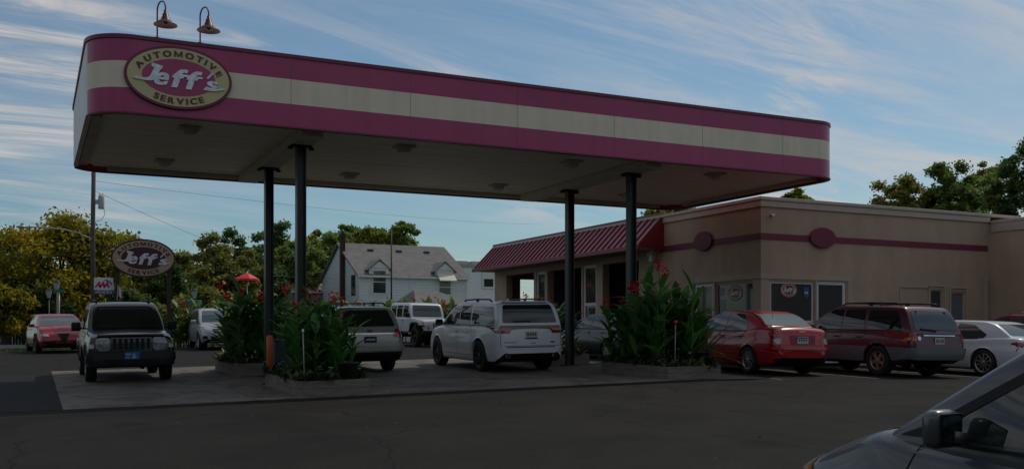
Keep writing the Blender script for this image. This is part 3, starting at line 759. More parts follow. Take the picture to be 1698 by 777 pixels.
    def patch(s, name, ax, poly, m, off=.006, rnd=.03, parent=None, skirt=.02, grid=.07):
        if rnd: poly = rounder(poly, rnd)
        bm = bmesh.new(); vs = [bm.verts.new((p[0], p[1], 0)) for p in poly]
        try: bm.faces.new(vs)
        except ValueError: pass
        for i in (0, 1):
            lo = min(p[i] for p in poly); hi = max(p[i] for p in poly); n = int((hi-lo)/grid)+1
            for k in range(1, n):
                c = [0, 0, 0]; c[i] = lo+(hi-lo)*k/n; nn = [0, 0, 0]; nn[i] = 1
                bmesh.ops.bisect_plane(bm, geom=bm.verts[:]+bm.edges[:]+bm.faces[:], plane_co=c, plane_no=nn, dist=1e-5)
        d = s.AX[ax][0]
        for v in bm.verts: v.co = s.hit(ax, v.co.x, v.co.y, off)
        for f in bm.faces: f.smooth = True
        be = [e for e in bm.edges if len(e.link_faces) == 1]
        if skirt:
            for e in be: e.smooth = False
            g = bmesh.ops.extrude_edge_only(bm, edges=be)['geom']
            for v in g:
                if isinstance(v, bmesh.types.BMVert): v.co += d*(skirt+off)
        me = bpy.data.meshes.new(name); bm.to_mesh(me); bm.free(); me.materials.append(m)
        o = bpy.data.objects.new(name, me); C.objects.link(o); o.parent = parent or s.root; return o
    def both(s, name, ax, poly, m, **k):
        if ax in 'FB':
            a = s.patch(name, ax, poly, m, **k); b = s.patch(name, ax, [(-p[0], p[1]) for p in poly], m, **k); return a, b
        return s.patch(name, 'L', poly, m, **k), s.patch(name, 'R', poly, m, **k)
    def lines(s, name, segs, w=.010, m=None, off=.003):
        bm = bmesh.new()
        for ax, pts in segs:
            rs = []
            for (p, q) in zip(pts, pts[1:]):
                L = math.hypot(q[0]-p[0], q[1]-p[1]); n = max(1, int(L/.06))
                for k in range(n+(q is pts[-1])): rs.append((p[0]+(q[0]-p[0])*k/n, p[1]+(q[1]-p[1])*k/n))
            prev = None
            for i, p in enumerate(rs):
                a = rs[max(i-1, 0)]; b = rs[min(i+1, len(rs)-1)]; dx, dy = b[0]-a[0], b[1]-a[1]; l = math.hypot(dx, dy) or 1
                nx, ny = -dy/l*w/2, dx/l*w/2
                cur = (bm.verts.new(s.hit(ax, p[0]+nx, p[1]+ny, off)), bm.verts.new(s.hit(ax, p[0]-nx, p[1]-ny, off)))
                if prev: bm.faces.new((prev[0], prev[1], cur[1], cur[0]))
                prev = cur
        me = bpy.data.meshes.new(name); bm.to_mesh(me); bm.free(); me.materials.append(m or M_seam)
        o = bpy.data.objects.new(name, me); C.objects.link(o); o.parent = s.root; return o
    def wheels(s, rim=None, spokes=5, tw=.22, tr=None, wide=.07):
        sp = s.sp; r = sp['r']; rim = rim or M_rimS; tr = tr or sp['W']/2-tw/2-.015; rr = r*sp.get('rim', .66); proto = None
        for a in (1, -1):
            for b in (1, -1):
                e = bpy.data.objects.new('wheel', None); C.objects.link(e); e.parent = s.root; e.location = (sp['wb']/2*a, tr*b, r); e.rotation_euler = (0, R(17*(a+2*b)), 0 if b > 0 else math.pi)
                e.empty_display_size = .1
                if proto:
                    for ch in proto: c = ch.copy(); C.objects.link(c); c.parent = e
                    continue
                h = tw/2
                m = MB(); m.lathe([(rr, -h*.9), (r*.9, -h), (r*.985, -h*.8), (r, -h*.4), (r, h*.4), (r*.985, h*.8), (r*.93, h*.98), (r*.82, h), (rr+.012, h*.95), (rr, h*.85)], axis='y', n=40); t = m.build('tyre', M_tyre, e)
                m = MB(); m.lathe([(rr, -h*.8), (rr-.004, h*.88), (rr-.02, h*.86), (rr-.03, h*.6)], axis='y', n=36)
                for k in range(spokes):
                    A = 2*math.pi*k/spokes; c_, s_ = math.cos(A), math.sin(A); px, pz = -s_, c_
                    w0, w1 = wide*.75, wide*1.05
                    pts = [(c_*.04+px*w0/2, h*.80, s_*.04+pz*w0/2), (c_*.04-px*w0/2, h*.80, s_*.04-pz*w0/2), (c_*(rr-.015)-px*w1/2, h*.72, s_*(rr-.015)-pz*w1/2), (c_*(rr-.015)+px*w1/2, h*.72, s_*(rr-.015)+pz*w1/2)]
                    m.prism(pts, (0, -.03, 0))
                m.lathe([(0, h*.85), (.035, h*.84), (.06, h*.78), (.065, h*.6)], axis='y', n=20)
                q = m.build('rim', rim, e)
                m = MB(); m.lathe([(0, h*.25), (rr-.004, h*.25)], axis='y', n=24); m.lathe([(0, h*.35), (rr*.62, h*.35), (rr*.62, h*.2)], axis='y', n=24); d = m.build('brake_disc', mat('brake_dark', (.02, .02, .02), .6), e)
                proto = [t, q, d]
    def mirrors(s, x, z, m, w=.20, h=.15, out=.12, glass=None):
        for b in (1, -1):
            W = s.sp['gh']['wB']+.02
            q = MB(); q.box(x-.05, x+.07, b*(W+out)-w/2, b*(W+out)+w/2, z-h/2, z+h/2, bev=.035); q.bar((x+.02, b*(W-.06), z-.05), (x+.02, b*(W+out), z-.03), .05, .035)
            o = q.build('mirror', m, s.root)
            for p in o.data.polygons: p.use_smooth = True
            q = MB(); q.box(x-.054, x-.05, b*(W+out)-w/2+.03, b*(W+out)+w/2-.03, z-h/2+.03, z+h/2-.03); q.build('mirror_glass', mat('mirror', (.5, .5, .5), .03, metal=1), o)
    def plate(s, ax, z, m, w=.31, h=.155, y=0, deco=None):
        p = s.hit(ax, y, z, 0); sg = 1 if ax == 'F' else -1
        q = MB(); q.box(p.x+sg*.012, p.x+sg*.022, y-w/2, y+w/2, z-h/2, z+h/2, bev=.003); o = q.build('licence_plate', m, s.root)
        if deco:
            q = MB()
            for (a, b, c, d_) in deco[1]: q.box(p.x+sg*.022, p.x+sg*.025, y+a, y+b, z+c, z+d_)
            q.build('plate_marks', deco[0], o)
        return o
    def rails(s, x0, x1, y, z, m, leg=.04, cross=()):
        q = MB()
        for b in (1, -1):
            q.tube([(x0, b*y, z-leg), (x0+.12, b*y, z), ((x0+x1)/2, b*y, z+.015), (x1-.12, b*y, z), (x1, b*y, z-leg)], .02, 8)
            q.box((x0+x1)/2-.05, (x0+x1)/2+.05, b*y-.02, b*y+.02, z-leg-.03, z)
        for c in cross: q.bar((c, -y, z), (c, y, z), .05, .03)
        q.build('roof_rail', m, s.root)
    def handles(s, xs, z, m):
        for x in xs:
            for ax, b in (('L', 1), ('R', -1)):
                p = s.hit(ax, x, z, .012); q = MB(); q.box(x-.09, x+.09, p.y-.012, p.y+.014, z-.016, z+.016, bev=.006); q.build('door_handle', m, s.root)
    def under(s):
        sp = s.sp; q = MB(); x = sp['wb']/2; q.bar((x, -.6, sp['r']), (x, .6, sp['r']), .1); q.bar((-x, -.6, sp['r']), (-x, .6, sp['r']), .12); q.tube([(-x-.5, .35, .3), (x, .3, .28)], .04)
        q.build('axles', M_well, s.root)
def paint(name, c, metal=.0, rough=.32): return mat(name, c, rough, metal=metal, coat=.55, var=.03, vscale=1.5)

def seams_basic(c, doors, sill, belt):
    c.lines('panel_gap', [(a, [(x0, sill), (x0-.01, (sill+belt)/2), (x1, belt)]) for a in 'LR' for x0, x1 in doors]+[(a, [(doors[0][0], sill), (doors[-1][0], sill)]) for a in 'LR'], .012)

# ---------- dark green boxy suv facing the camera
DG = mat('dark_green_paint', (.004, .008, .008), .25, coat=.4)
M_hlg = mat('headlamp_grey', (.20, .22, .23), .1, coat=1, var=.6, vscale=16)
def suv_dark():
    sp = dict(W=1.84, r=.37, wb=2.65, paint=DG, taper=(.05, .05), rc=.10, ru=.07, crown=.03, arch=1.2,
      top=[(-2.2, .75), (-2.18, 1.0), (-2.1, 1.12), (-1.6, 1.14), (.9, 1.12), (1.15, 1.12), (1.8, 1.07), (2.08, 1.02), (2.17, .96), (2.2, .60)],
      bot=[(-2.2, .50), (-2.1, .38), (-1.9, .33), (1.9, .33), (2.15, .36), (2.2, .46)],
      gh=dict(zb=1.12, wB=.86, wR=.69, tp=.05, er=.07, top=[(-2.12, 1.1), (-1.98, 1.60), (-1.8, 1.70), (-1.0, 1.77), (0, 1.78), (.30, 1.74), (.45, 1.67), (1.12, 1.12)]))
    c = Car('parked_suv', 1.96, 25.1, -89.8, sp, 'dark green boxy SUV with round headlights facing the camera under the canopy', 'SUV')
    c.wheels(M_rimS, 6, tw=.23); c.under()
    c.patch('windshield', 'F', [(-.74, 1.17), (.74, 1.17), (.59, 1.67), (-.59, 1.67)], M_cglass, rnd=.07, off=.008)
    c.patch('sun_visor_band', 'F', [(-.55, 1.60), (.55, 1.60), (.55, 1.645), (-.55, 1.645)], mat('dark_band', (.03, .035, .04), .2), off=.012)
    for w in ([(.55, 1.17), (.40, 1.60), (-.15, 1.62), (-.15, 1.17)], [(-.25, 1.17), (-.25, 1.62), (-1.0, 1.62), (-1.0, 1.17)], [(-1.1, 1.17), (-1.1, 1.61), (-1.8, 1.55), (-1.9, 1.17)]):
        c.both('side_window', 'L', w, M_cglass, rnd=.05)
    c.patch('rear_window', 'B', [(-.62, 1.2), (.62, 1.2), (.55, 1.6), (-.55, 1.6)], M_cglass)
    g = c.patch('grille', 'F', [(-.42, .70), (.42, .70), (.43, .99), (-.43, .99)], mat('dark_green_trim', (.012, .016, .016), .35, coat=.5), off=.02, rnd=.03)
    for k in range(7):
        y = -.345+k*.115; c.patch('grille_slot', 'F', [(y-.034, .73), (y+.034, .73), (y+.034, .965), (y-.034, .965)], M_well, off=.028, rnd=.015, parent=g, skirt=0)
    for s in (-1, 1):
        n = 20; c.patch('headlight', 'F', [(s*.44, .71), (s*.66, .70), (s*.73, .80), (s*.72, .98), (s*.44, .99)], M_hlg, off=.03, rnd=.07)
        c.patch('turn_signal', 'F', [(s*.76, .76), (s*.92, .77), (s*.92, .85), (s*.76, .86)], mat('signal_lens', (.40, .34, .25), .2, coat=1), off=.02)
    c.patch('hood_lip', 'F', [(-.70, 1.015), (.70, 1.015), (.66, 1.04), (-.66, 1.04)], M_black, off=.03, rnd=.01)
    b = c.patch('front_bumper', 'F', [(-.88, .40), (.88, .40), (.90, .66), (-.90, .66)], mat('bumper_black', (.011, .013, .013), .5), off=.07, rnd=.05)
    c.patch('air_intake', 'F', [(-.55, .44), (.55, .44), (.58, .53), (-.58, .53)], M_well, off=.075, rnd=.02, parent=b, skirt=0)
    for s in (-1, 1):
        for x in (1.325, -1.325):
            n = 14; o1 = [(x+.54*math.cos(R(180*k/n)), .37+.53*math.sin(R(180*k/n))) for k in range(n+1)]; o2 = [(x+.46*math.cos(R(180*k/n)), .37+.45*math.sin(R(180*k/n))) for k in range(n, -1, -1)]
            c.patch('fender_flare', 'L' if s > 0 else 'R', [p for p in o1+o2 if -2.15 < p[0] < 2.1], DG, off=.045, rnd=0, grid=.5)
    blue = mat('plate_blue', (.01, .12, .42), .5, var=.15, vscale=20)
    q = c.plate('F', .60, blue, .31, .155, deco=(mat('plate_emblem', (.42, .45, .30), .6), [(-.12, -.03, .02, .045), (.02, .06, -.05, .04), (.0, .085, -.055, -.03), (-.12, -.05, -.045, -.03)]))
    q.location.x = .065
    c.mirrors(.62, 1.22, M_black, .20, .2, .16); c.rails(-1.5, .2, .58, 1.81, M_black, .05)
    c.patch('wiper', 'F', [(-.62, 1.20), (.05, 1.185), (.05, 1.2), (-.62, 1.215)], M_black, off=.02, rnd=0)
    c.patch('wiper', 'F', [(.02, 1.20), (.62, 1.185), (.62, 1.2), (.02, 1.215)], M_black, off=.02, rnd=0)
    q = MB(); q.box(-.32, .32, -.5, .5, -.08, .08, bev=.03); 
    seams_basic(c, [(.72, .72), (-.2, -.2), (-1.05, -1.05)], .45, 1.12)
suv_dark()

# ---------- generic saloon with overridable shape
def saloon(name, u, v, deg, pm, label, cat='car', wb=2.7, W=1.8, H=1.45, r=.33, fo=.85, ro=1.05, rim=None, spokes=9, front=None, rear=None, scale=1, coupe=False, glass=None, group=None, wide=.05, zdeck=None, zh=None, rimf=.68, mirror=None):
    xf, xr = wb/2+fo, -wb/2-ro; zd = zdeck or H*.70; zh = zh or H*.63
    cw = wb/2-.10; rb = xr+.48 if not coupe else xr+.40
    sp = dict(W=W, r=r, wb=wb, paint=pm, taper=(.18, .14), rc=.20, ru=.07, crown=.03, rim=rimf,
      top=[(xr, .55), (xr+.03, .72), (xr+.08, zd-.10), (xr+.22, zd-.02), (xr+.5, zd), (-.6, H*.655), (wb/2-.4, H*.65), (cw+.15, H*.655), (wb/2+.35, zh-.04), (xf-.28, zh-.16), (xf-.1, zh-.25), (xf, .45)],
      bot=[(xr, .42), (xr+.12, .28), (xr+.4, .20), (0, .17), (xf-.4, .18), (xf-.08, .22), (xf, .36)],
      side=[(0, .95), (.25, .99), (.45, 1.0), (.68, .985), (.74, .965), (1, .93)],
      gh=dict(zb=H*.66, wB=W/2-.09, wR=W/2-.32, tp=.12, er=.06, top=[(rb-.05, zd-.03), (rb+.65, H-.075), (rb+.95, H-.02), (-.15, H), (.15, H-.02), (.38, H-.08), (cw+.22, H*.655)]))
    c = Car(name, u, v, deg, sp, label, cat, group, scale); c.zd = zd; c.xr = xr; c.xf = xf; c.H = H
    c.wheels(rim, spokes, tw=.21, wide=wide); c.under()
    gl = glass or M_cglass; zb = H*.675; zt = H-.085; g2 = cw+.05
    c.patch('windshield', 'F', [(-W*.395, H*.685), (W*.395, H*.685), (W*.31, H-.09), (-W*.31, H-.09)], gl, rnd=.06, off=.007)
    c.patch('rear_window', 'B', [(-W*.36, zd+.04), (W*.36, zd+.04), (W*.295, H-.10), (-W*.295, H-.10)], gl, rnd=.06, off=.007)
    if coupe:
        c.both('side_window', 'L', [(g2-.25, zb), (.32, zt), (-.35, zt), (-.35, zb)], gl)
        c.both('side_window', 'L', [(-.43, zb), (-.43, zt), (-.95, zt-.05), (-1.38, zb+.09), (-1.3, zb)], gl)
    else:
        c.both('side_window', 'L', [(g2-.22, zb), (.30, zt), (-.18, zt), (-.18, zb)], gl)
        c.both('side_window', 'L', [(-.26, zb), (-.26, zt), (-.78, zt-.02), (-1.12, zb+.10), (-1.1, zb)], gl)
    c.both('window_trim', 'L', [(g2-.1, zb-.028), (g2-.1, zb-.006), (-1.15, zb-.006), (-1.15, zb-.028)], M_black, rnd=0, off=.006)
    dr = [(wb/2-.42, cw-.35), (-.22, -.22), (-wb/2+.42, -1.12)] if not coupe else [(wb/2-.42, cw-.35), (-.4, -.4)]
    c.lines('panel_gap', [(a, [(x0, .30), (x0, H*.5), (x1, zb-.02)]) for a in 'LR' for x0, x1 in dr]+[(a, [(dr[0][0], .30), (dr[-1][0], .30)]) for a in 'LR'])
    c.handles([-.10] + ([] if coupe else [-.95]), H*.585, pm); c.mirrors(cw-.28, H*.70, mirror or pm, .2, .13, .11)
    c.both('headlight', 'F', [(W*.27, .60), (W*.43, .64), (W*.46, .70), (W*.28, .68)], M_hl, off=.008)
    return c
RP = paint('bright_red_paint', (.42, .006, .014), rough=.25)
DKR = paint('deep_red_paint', (.28, .003, .012), rough=.25)
BLKP = mat('black_car_paint', (.008, .009, .011), .3, coat=.45)
WHP = paint('white_car_paint', (.66, .68, .70), rough=.3)
SILP = paint('silver_car_paint', (.42, .44, .47), metal=.35)
TANP = paint('champagne_car_paint', (.34, .34, .31), metal=.35)
# red sedan facing the camera at the far left
c = saloon('parked_car', .85, 41.9, -84, DKR, 'red sedan facing the camera with a triangular grille, leftmost car by the street', W=1.84, H=1.45, wb=2.82, r=.34, fo=.78, ro=1.04, rim=M_rimD, spokes=5, glass=M_cglass2)
c.patch('shield_grille', 'F', [(-.20, .70), (.20, .70), (.03, .36), (-.03, .36)], M_well, off=.02, rnd=.03)
c.both('air_intake', 'F', [(.27, .33), (.72, .35), (.74, .45), (.30, .44)], M_well, off=.01)
c.patch('lower_lip', 'F', [(-.75, .24), (.75, .24), (.75, .28), (-.75, .28)], M_black, off=.03)
c.lines('hood_crease', [('T', [(.9, .55), (2.0, .26)]), ('T', [(.9, -.55), (2.0, -.26)])], .012)
# black car behind the right planters
c = saloon('parked_car', 17.0, 27.6, 90, BLKP, 'black car parked in front of the garage bays behind the right planters', W=1.82, H=1.46, wb=2.72, rim=M_rimS, spokes=10)
# red sedan seen from behind
c = saloon('parked_car', 16.85, 20.45, 84, RP, 'bright red small sedan seen from behind, parked at the building corner', W=1.74, H=1.52, wb=2.53, r=.32, fo=.83, ro=1.0, rim=M_rimS, spokes=10, scale=1.04, wide=.035, glass=M_cglass2, zdeck=1.11, zh=1.02)
def round_lamp(c, y, z, r, m, off=.012, n=18, ax='B', name='tail_light'):
    return c.patch(name, ax, [(y+r*math.cos(2*math.pi*k/n), z+r*math.sin(2*math.pi*k/n)) for k in range(n)], m, off=off, rnd=0, grid=.05)
for s in (-1, 1):
    h = c.patch('lamp_housing', 'B', [(s*.50, .72), (s*.80, .72), (s*.82, .99), (s*.56, 1.02)], mat('lamp_bezel', (.30, .01, .015), .2, coat=1), off=.006, rnd=.06)
    round_lamp(c, s*.665, .92, .062, M_red); round_lamp(c, s*.655, .80, .075, M_clr)
c.patch('plate_recess', 'B', [(-.34, .72), (.34, .72), (.36, .93), (-.36, .93)], mat('recess_red', (.25, .004, .01), .3), off=.003, rnd=.03)
c.plate('B', .82, M_plate, deco=(mat('plate_blue_stripe', (.03, .10, .35), .5), [(-.15, .15, .045, .07), (-.11, -.07, -.02, .03), (-.05, -.01, -.02, .03), (.02, .06, -.02, .03), (.08, .12, -.02, .03)]))
c.patch('emblem', 'B', [(-.08, 1.0), (.08, 1.0), (.08, 1.03), (-.08, 1.03)], mat('gold_emblem', (.5, .38, .12), .3, metal=.6), off=.015, rnd=.01)
c.patch('rear_bumper_lip', 'B', [(-.80, .60), (.80, .60), (.82, .66), (-.82, .66)], RP, off=.055, rnd=.02, skirt=.05)
c.patch('lower_valance', 'B', [(-.70, .34), (.70, .34), (.72, .40), (-.72, .40)], M_black, off=.02)
c.lines('trunk_gap', [('B', [(-.52, .70), (-.58, 1.02)]), ('B', [(.52, .70), (.58, 1.02)]), ('B', [(-.52, .70), (.52, .70)])])
q = MB(); q.tube([(-1.0, 0, 1.50), (-1.22, 0, 1.66)], .005, 6); q.build('antenna', M_black, c.root)
# white coupe behind the corner of the foreground car
c = saloon('parked_car', 23.1, 18.95, 90, WHP, 'white coupe parked between the maroon SUV and the side wing of the building', W=1.85, H=1.45, wb=2.73, r=.34, fo=.95, ro=1.12, rim=M_rimS, spokes=10, coupe=True, glass=M_cglass2, rimf=.74, wide=.045)
c.both('tail_light', 'B', [(.50, .80), (.90, .78), (.92, .88), (.62, .92)], M_red, off=.008); c.both('tail_light', 'L', [(-2.46, .79), (-2.10, .84), (-2.12, .88), (-2.46, .90)], M_red, off=.008)
c.plate('B', .70, M_plate)
c.patch('exhaust', 'B', [(.50, .27), (.64, .27), (.64, .34), (.50, .34)], M_chrome, off=.03); c.patch('exhaust', 'B', [(-.64, .27), (-.50, .27), (-.50, .34), (-.64, .34)], M_black, off=.03)

# ---------- generic suv / wagon
def wagon(name, u, v, deg, pm, label, cat='SUV', wb=2.8, W=1.85, H=1.75, r=.36, fo=.9, ro=.95, gc=.24, belt=1.08, hood=1.02, rim=None, spokes=5, wide=.06, glass=None, rearslope=.28, scale=1, tw=.23, wR=None, D=True, mirror=None, rc=.16, rimf=.68, taper=(.12, .07), group=None):
    xf, xr = wb/2+fo, -wb/2-ro; cw = wb/2-.28
    sp = dict(W=W, r=r, wb=wb, paint=pm, taper=taper, rc=rc, ru=.06, crown=.03, arch=1.15, rim=rimf,
      top=[(xr, .62), (xr+.02, .85), (xr+.07, belt-.03), (xr+.15, belt), (-.5, belt-.01), (cw+.1, belt-.03), (cw+.35, belt-.05), (xf-.35, hood-.06), (xf-.14, hood-.16), (xf-.03, hood-.3), (xf, .55)],
      bot=[(xr, .48), (xr+.10, gc+.12), (xr+.35, gc+.02), (0, gc), (xf-.4, gc), (xf-.08, gc+.08), (xf, .42)],
      gh=dict(zb=belt, wB=W/2-.07, wR=wR or W/2-.24, tp=.07, er=.07, top=[(xr+.05, belt-.04), (xr+.05+rearslope, H-.10), (xr+.15+rearslope, H-.04), (-.6, H-.005), (0, H), (.22, H-.03), (.42, H-.10), (cw+.32, belt-.03)]))
    c = Car(name, u, v, deg, sp, label, cat, group, scale); c.xr = xr; c.xf = xf; c.H = H; gl = glass or M_cglass
    c.wheels(rim, spokes, tw=tw, wide=wide); c.under(); zb = belt+.035; zt = H-.125
    c.patch('windshield', 'F', [(-W*.40, belt+.05), (W*.40, belt+.05), (W*.33, H-.10), (-W*.33, H-.10)], gl, rnd=.06, off=.007)
    k = xr+.10+rearslope
    c.both('side_window', 'L', [(cw-.12, zb), (.34, zt), (-.05, zt+.01), (-.05, zb)], gl)
    c.both('side_window', 'L', [(-.13, zb), (-.13, zt+.01), (-.80, zt+.01), (-.86, zb)], gl)
    if D: c.both('side_window', 'L', [(-.96, zb+.01), (-.93, zt), (k+.15, zt-.02), (k-.05, zb+.08), (k, zb+.02)], gl, rnd=.06)
    c.both('window_trim', 'L', [(cw, zb-.03), (cw, zb-.008), (k-.05, zb-.008), (k-.05, zb-.03)], M_black, rnd=0)
    c.lines('panel_gap', [(a, [(x0, gc+.16), (x0, belt*.8), (x1, belt+.02)]) for a in 'LR' for x0, x1 in ((wb/2-.44, wb/2-.44), (-.09, -.09), (-wb/2+.46, -.90))]+[(a, [(wb/2-.44, gc+.16), (-wb/2+.46, gc+.16)]) for a in 'LR'])
    c.handles([.05, -.72], belt*.86, pm); c.mirrors(cw-.22, belt+.07, mirror or pm, .2, .15, .13)
    return c
# white suv in the middle, seen from behind
c = wagon('parked_suv', 10.93, 23.72, 88, WHP, 'white SUV seen from behind with dark wheels, parked in the middle under the canopy', wb=3.04, W=1.92, H=1.75, r=.39, fo=.92, ro=1.12, belt=1.13, hood=1.08, rim=M_rimD, spokes=10, rearslope=.26, wR=.76, wide=.04, tw=.25, mirror=M_black, rc=.20, rimf=.72, taper=(.13, .08))
c.patch('rear_window', 'B', [(-.73, 1.21), (.73, 1.21), (.64, 1.645), (-.64, 1.645)], M_cglass, rnd=.07, off=.008)
c.patch('spoiler', 'B', [(-.62, 1.67), (.62, 1.67), (.62, 1.70), (-.62, 1.70)], WHP, off=.06, rnd=.015, skirt=.1)
lb = mat('light_bar_dark', (.05, .006, .008), .2, coat=1)
b = c.patch('light_bar', 'B', [(-.92, 1.00), (-.60, 1.00), (-.45, 1.07), (.45, 1.07), (.60, 1.00), (.92, 1.00), (.93, 1.15), (-.93, 1.15)], lb, off=.008, rnd=.02)
c.both('tail_light', 'B', [(.56, .96), (.93, .97), (.94, 1.11), (.50, 1.11)], M_red, off=.014, rnd=.03)
c.both('reverse_light', 'B', [(.58, 1.03), (.80, 1.03), (.80, 1.07), (.56, 1.075)], M_clr, off=.018, rnd=.01)
c.plate('B', .93, M_plate, deco=(mat('plate_dark_marks', (.10, .10, .04), .6), [(-.12, -.08, -.03, .04), (-.06, -.02, -.03, .04), (.0, .04, -.03, .04), (.06, .12, -.03, .04)]))
c.patch('plate_frame', 'B', [(-.16, .83), (.16, .83), (.16, .85), (-.16, .85)], M_black, off=.02, rnd=0)
c.patch('bumper_groove', 'B', [(-.62, .62), (.66, .62), (.66, .64), (-.62, .64)], M_seam, off=.004, rnd=0)
c.lines('tailgate_gap', [('B', [(-.80, .66), (-.80, 1.0)]), ('B', [(.80, .66), (.80, 1.0)]), ('B', [(-.80, .66), (.80, .66)])])
c.patch('rear_valance', 'B', [(-.78, .36), (.78, .36), (.70, .46), (-.70, .46)], M_black, off=.01)
c.patch('badge', 'B', [(-.10, .72), (.02, .72), (.02, .735), (-.10, .735)], M_chrome, off=.008, rnd=0); c.patch('badge', 'B', [(-.62, .73), (-.50, .73), (-.50, .76), (-.62, .76)], M_chrome, off=.008, rnd=0); c.patch('badge', 'B', [(.40, .74), (.72, .74), (.72, .76), (.40, .76)], M_chrome, off=.008, rnd=0)
for s in (-1, 1):
    p = c.hit('B', s*.62, .45, 0); q = MB(); q.tube([(p.x+.25, s*.62, .42), (p.x-.03, s*.62, .42)], .055, 14); q.build('exhaust_tip', M_chrome, c.root)
    q = MB(); q.tube([(p.x-.02, s*.62, .42), (p.x-.032, s*.62, .42)], .045, 14); q.build('exhaust_bore', M_well, c.root)
c.rails(-1.75, .1, .66, 1.78, M_black, .05); c.patch('rear_wiper', 'B', [(-.02, 1.235), (.45, 1.235), (.45, 1.255), (-.02, 1.265)], M_black, off=.025, rnd=0)
q = MB(); q.prism([(-1.1, -.015, 1.75), (-1.25, -.015, 1.81), (-1.3, -.015, 1.75)], (0, .03, 0)); q.build('antenna_fin', WHP, c.root)
# champagne wagon seen from behind
c = wagon('parked_wagon', 7.4, 25.4, 90, TANP, 'champagne coloured wagon seen from behind, half hidden by the left planters', 'wagon', wb=2.75, W=1.84, H=1.66, r=.35, fo=.95, ro=1.08, gc=.26, belt=1.04, hood=.98, rim=M_rimS, rearslope=.36, spokes=5)
c.patch('rear_window', 'B', [(-.68, 1.14), (.68, 1.14), (.55, 1.54), (-.55, 1.54)], M_cglass, rnd=.06, off=.008)
c.both('tail_light', 'B', [(.58, .88), (.90, .86), (.90, 1.07), (.66, 1.08)], M_red, off=.012, rnd=.03)
c.plate('B', .83, mat('plate_navy', (.015, .02, .07), .5), deco=(mat('plate_white_marks', (.5, .5, .5), .6), [(-.11, -.06, -.02, .02), (-.05, .0, -.02, .02), (.01, .06, -.02, .02), (.07, .11, -.02, .02)]))
c.patch('tailgate_trim', 'B', [(-.62, .955), (.62, .955), (.62, .98), (-.62, .98)], M_chrome, off=.012, rnd=.005)
c.patch('emblem', 'B', [(.08*math.cos(2*math.pi*k/16), 1.035+.035*math.sin(2*math.pi*k/16)) for k in range(16)], M_chrome, off=.014, rnd=0)
c.patch('lower_cladding', 'B', [(-.86, .40), (.86, .40), (.88, .52), (-.88, .52)], M_black, off=.015); c.patch('rear_bumper', 'B', [(-.90, .55), (.90, .55), (.90, .66), (-.90, .66)], TANP, off=.05, rnd=.03, skirt=.05)
c.rails(-1.7, .1, .62, 1.71, M_black, .05, cross=(-.9, -.2))
c.both('reflector', 'B', [(.72, .46), (.86, .46), (.86, .50), (.72, .50)], M_red, off=.02)
# silver wagon facing the camera by the street
c = wagon('parked_wagon', 6.75, 41.2, -91, SILP, 'silver wagon facing the camera, parked by the street left of the planters', 'wagon', wb=2.75, W=1.84, H=1.62, r=.35, fo=.95, ro=1.08, gc=.26, belt=1.02, hood=.98, rim=M_rimS, rearslope=.36, glass=M_cglass2)
c.patch('rear_window', 'B', [(-.68, 1.14), (.68, 1.14), (.55, 1.54), (-.55, 1.54)], M_cglass)
c.both('headlight', 'F', [(.52, .74), (.82, .82), (.86, .92), (.60, .86)], M_hl, off=.012, rnd=.03)
c.patch('grille', 'F', [(-.42, .66), (.42, .66), (.48, .82), (-.48, .82)], M_black, off=.012, rnd=.03)
c.patch('grille_bar', 'F', [(-.44, .735), (.44, .735), (.44, .755), (-.44, .755)], M_chrome, off=.02, rnd=.005)
c.patch('air_intake', 'F', [(-.52, .42), (.52, .42), (.56, .54), (-.56, .54)], M_well, off=.012, rnd=.03); c.both('fog_light', 'F', [(.66, .44), (.82, .46), (.82, .56), (.66, .56)], M_black, off=.012)
c.patch('bumper_guard', 'F', [(-.60, .33), (.60, .33), (.60, .37), (-.60, .37)], M_clr, off=.02)
c.rails(-1.6, .1, .62, 1.67, M_black, .05)
# maroon suv with grey cladding
MRP = paint('maroon_car_paint', (.085, .006, .018)); GCL = mat('grey_cladding', (.13, .145, .155), .5, var=.06)
c = wagon('parked_suv', 19.85, 19.35, 88, MRP, 'maroon SUV with grey lower cladding seen from behind, beside the red sedan', wb=2.69, W=1.83, H=1.72, r=.37, fo=.85, ro=1.07, gc=.30, belt=1.08, hood=1.05, rim=mat('alloy_bronze', (.33, .26, .21), .35, metal=.6), spokes=5, rearslope=.34, wide=.10, tw=.25, rc=.12, rimf=.62, scale=1.03, taper=(.08, .06), mirror=M_black)
c.patch('rear_window', 'B', [(-.68, 1.13), (.68, 1.13), (.60, 1.58), (-.60, 1.58)], M_cglass2, rnd=.03, off=.008)
c.both('tail_light', 'B', [(.70, .86), (.90, .86), (.90, 1.06), (.72, 1.06)], M_red, off=.012, rnd=.01)
c.both('tail_light', 'L', [(-2.40, .86), (-2.12, .86), (-2.12, 1.04), (-2.40, 1.04)], M_red, off=.010, rnd=.01)
c.both('turn_signal', 'L', [(-2.38, .88), (-2.18, .88), (-2.18, .94), (-2.38, .94)], M_amb, off=.014, rnd=.005)
c.patch('tailgate_handle', 'B', [(-.50, .985), (.50, .985), (.50, 1.01), (-.50, 1.01)], M_chrome, off=.03, rnd=.008)
c.plate('B', .87, M_plate, deco=(mat('plate_dark_marks', (.03, .04, .10), .6), [(-.12, -.08, -.03, .04), (-.06, -.02, -.03, .04), (.02, .06, -.03, .04), (.08, .12, -.03, .04)]))
c.patch('rear_bumper', 'B', [(-.90, .46), (.90, .46), (.91, .71), (-.91, .71)], GCL, off=.06, rnd=.03, skirt=.06)
c.patch('tow_hitch', 'B', [(-.10, .36), (.10, .36), (.10, .43), (-.10, .43)], M_black, off=.06)
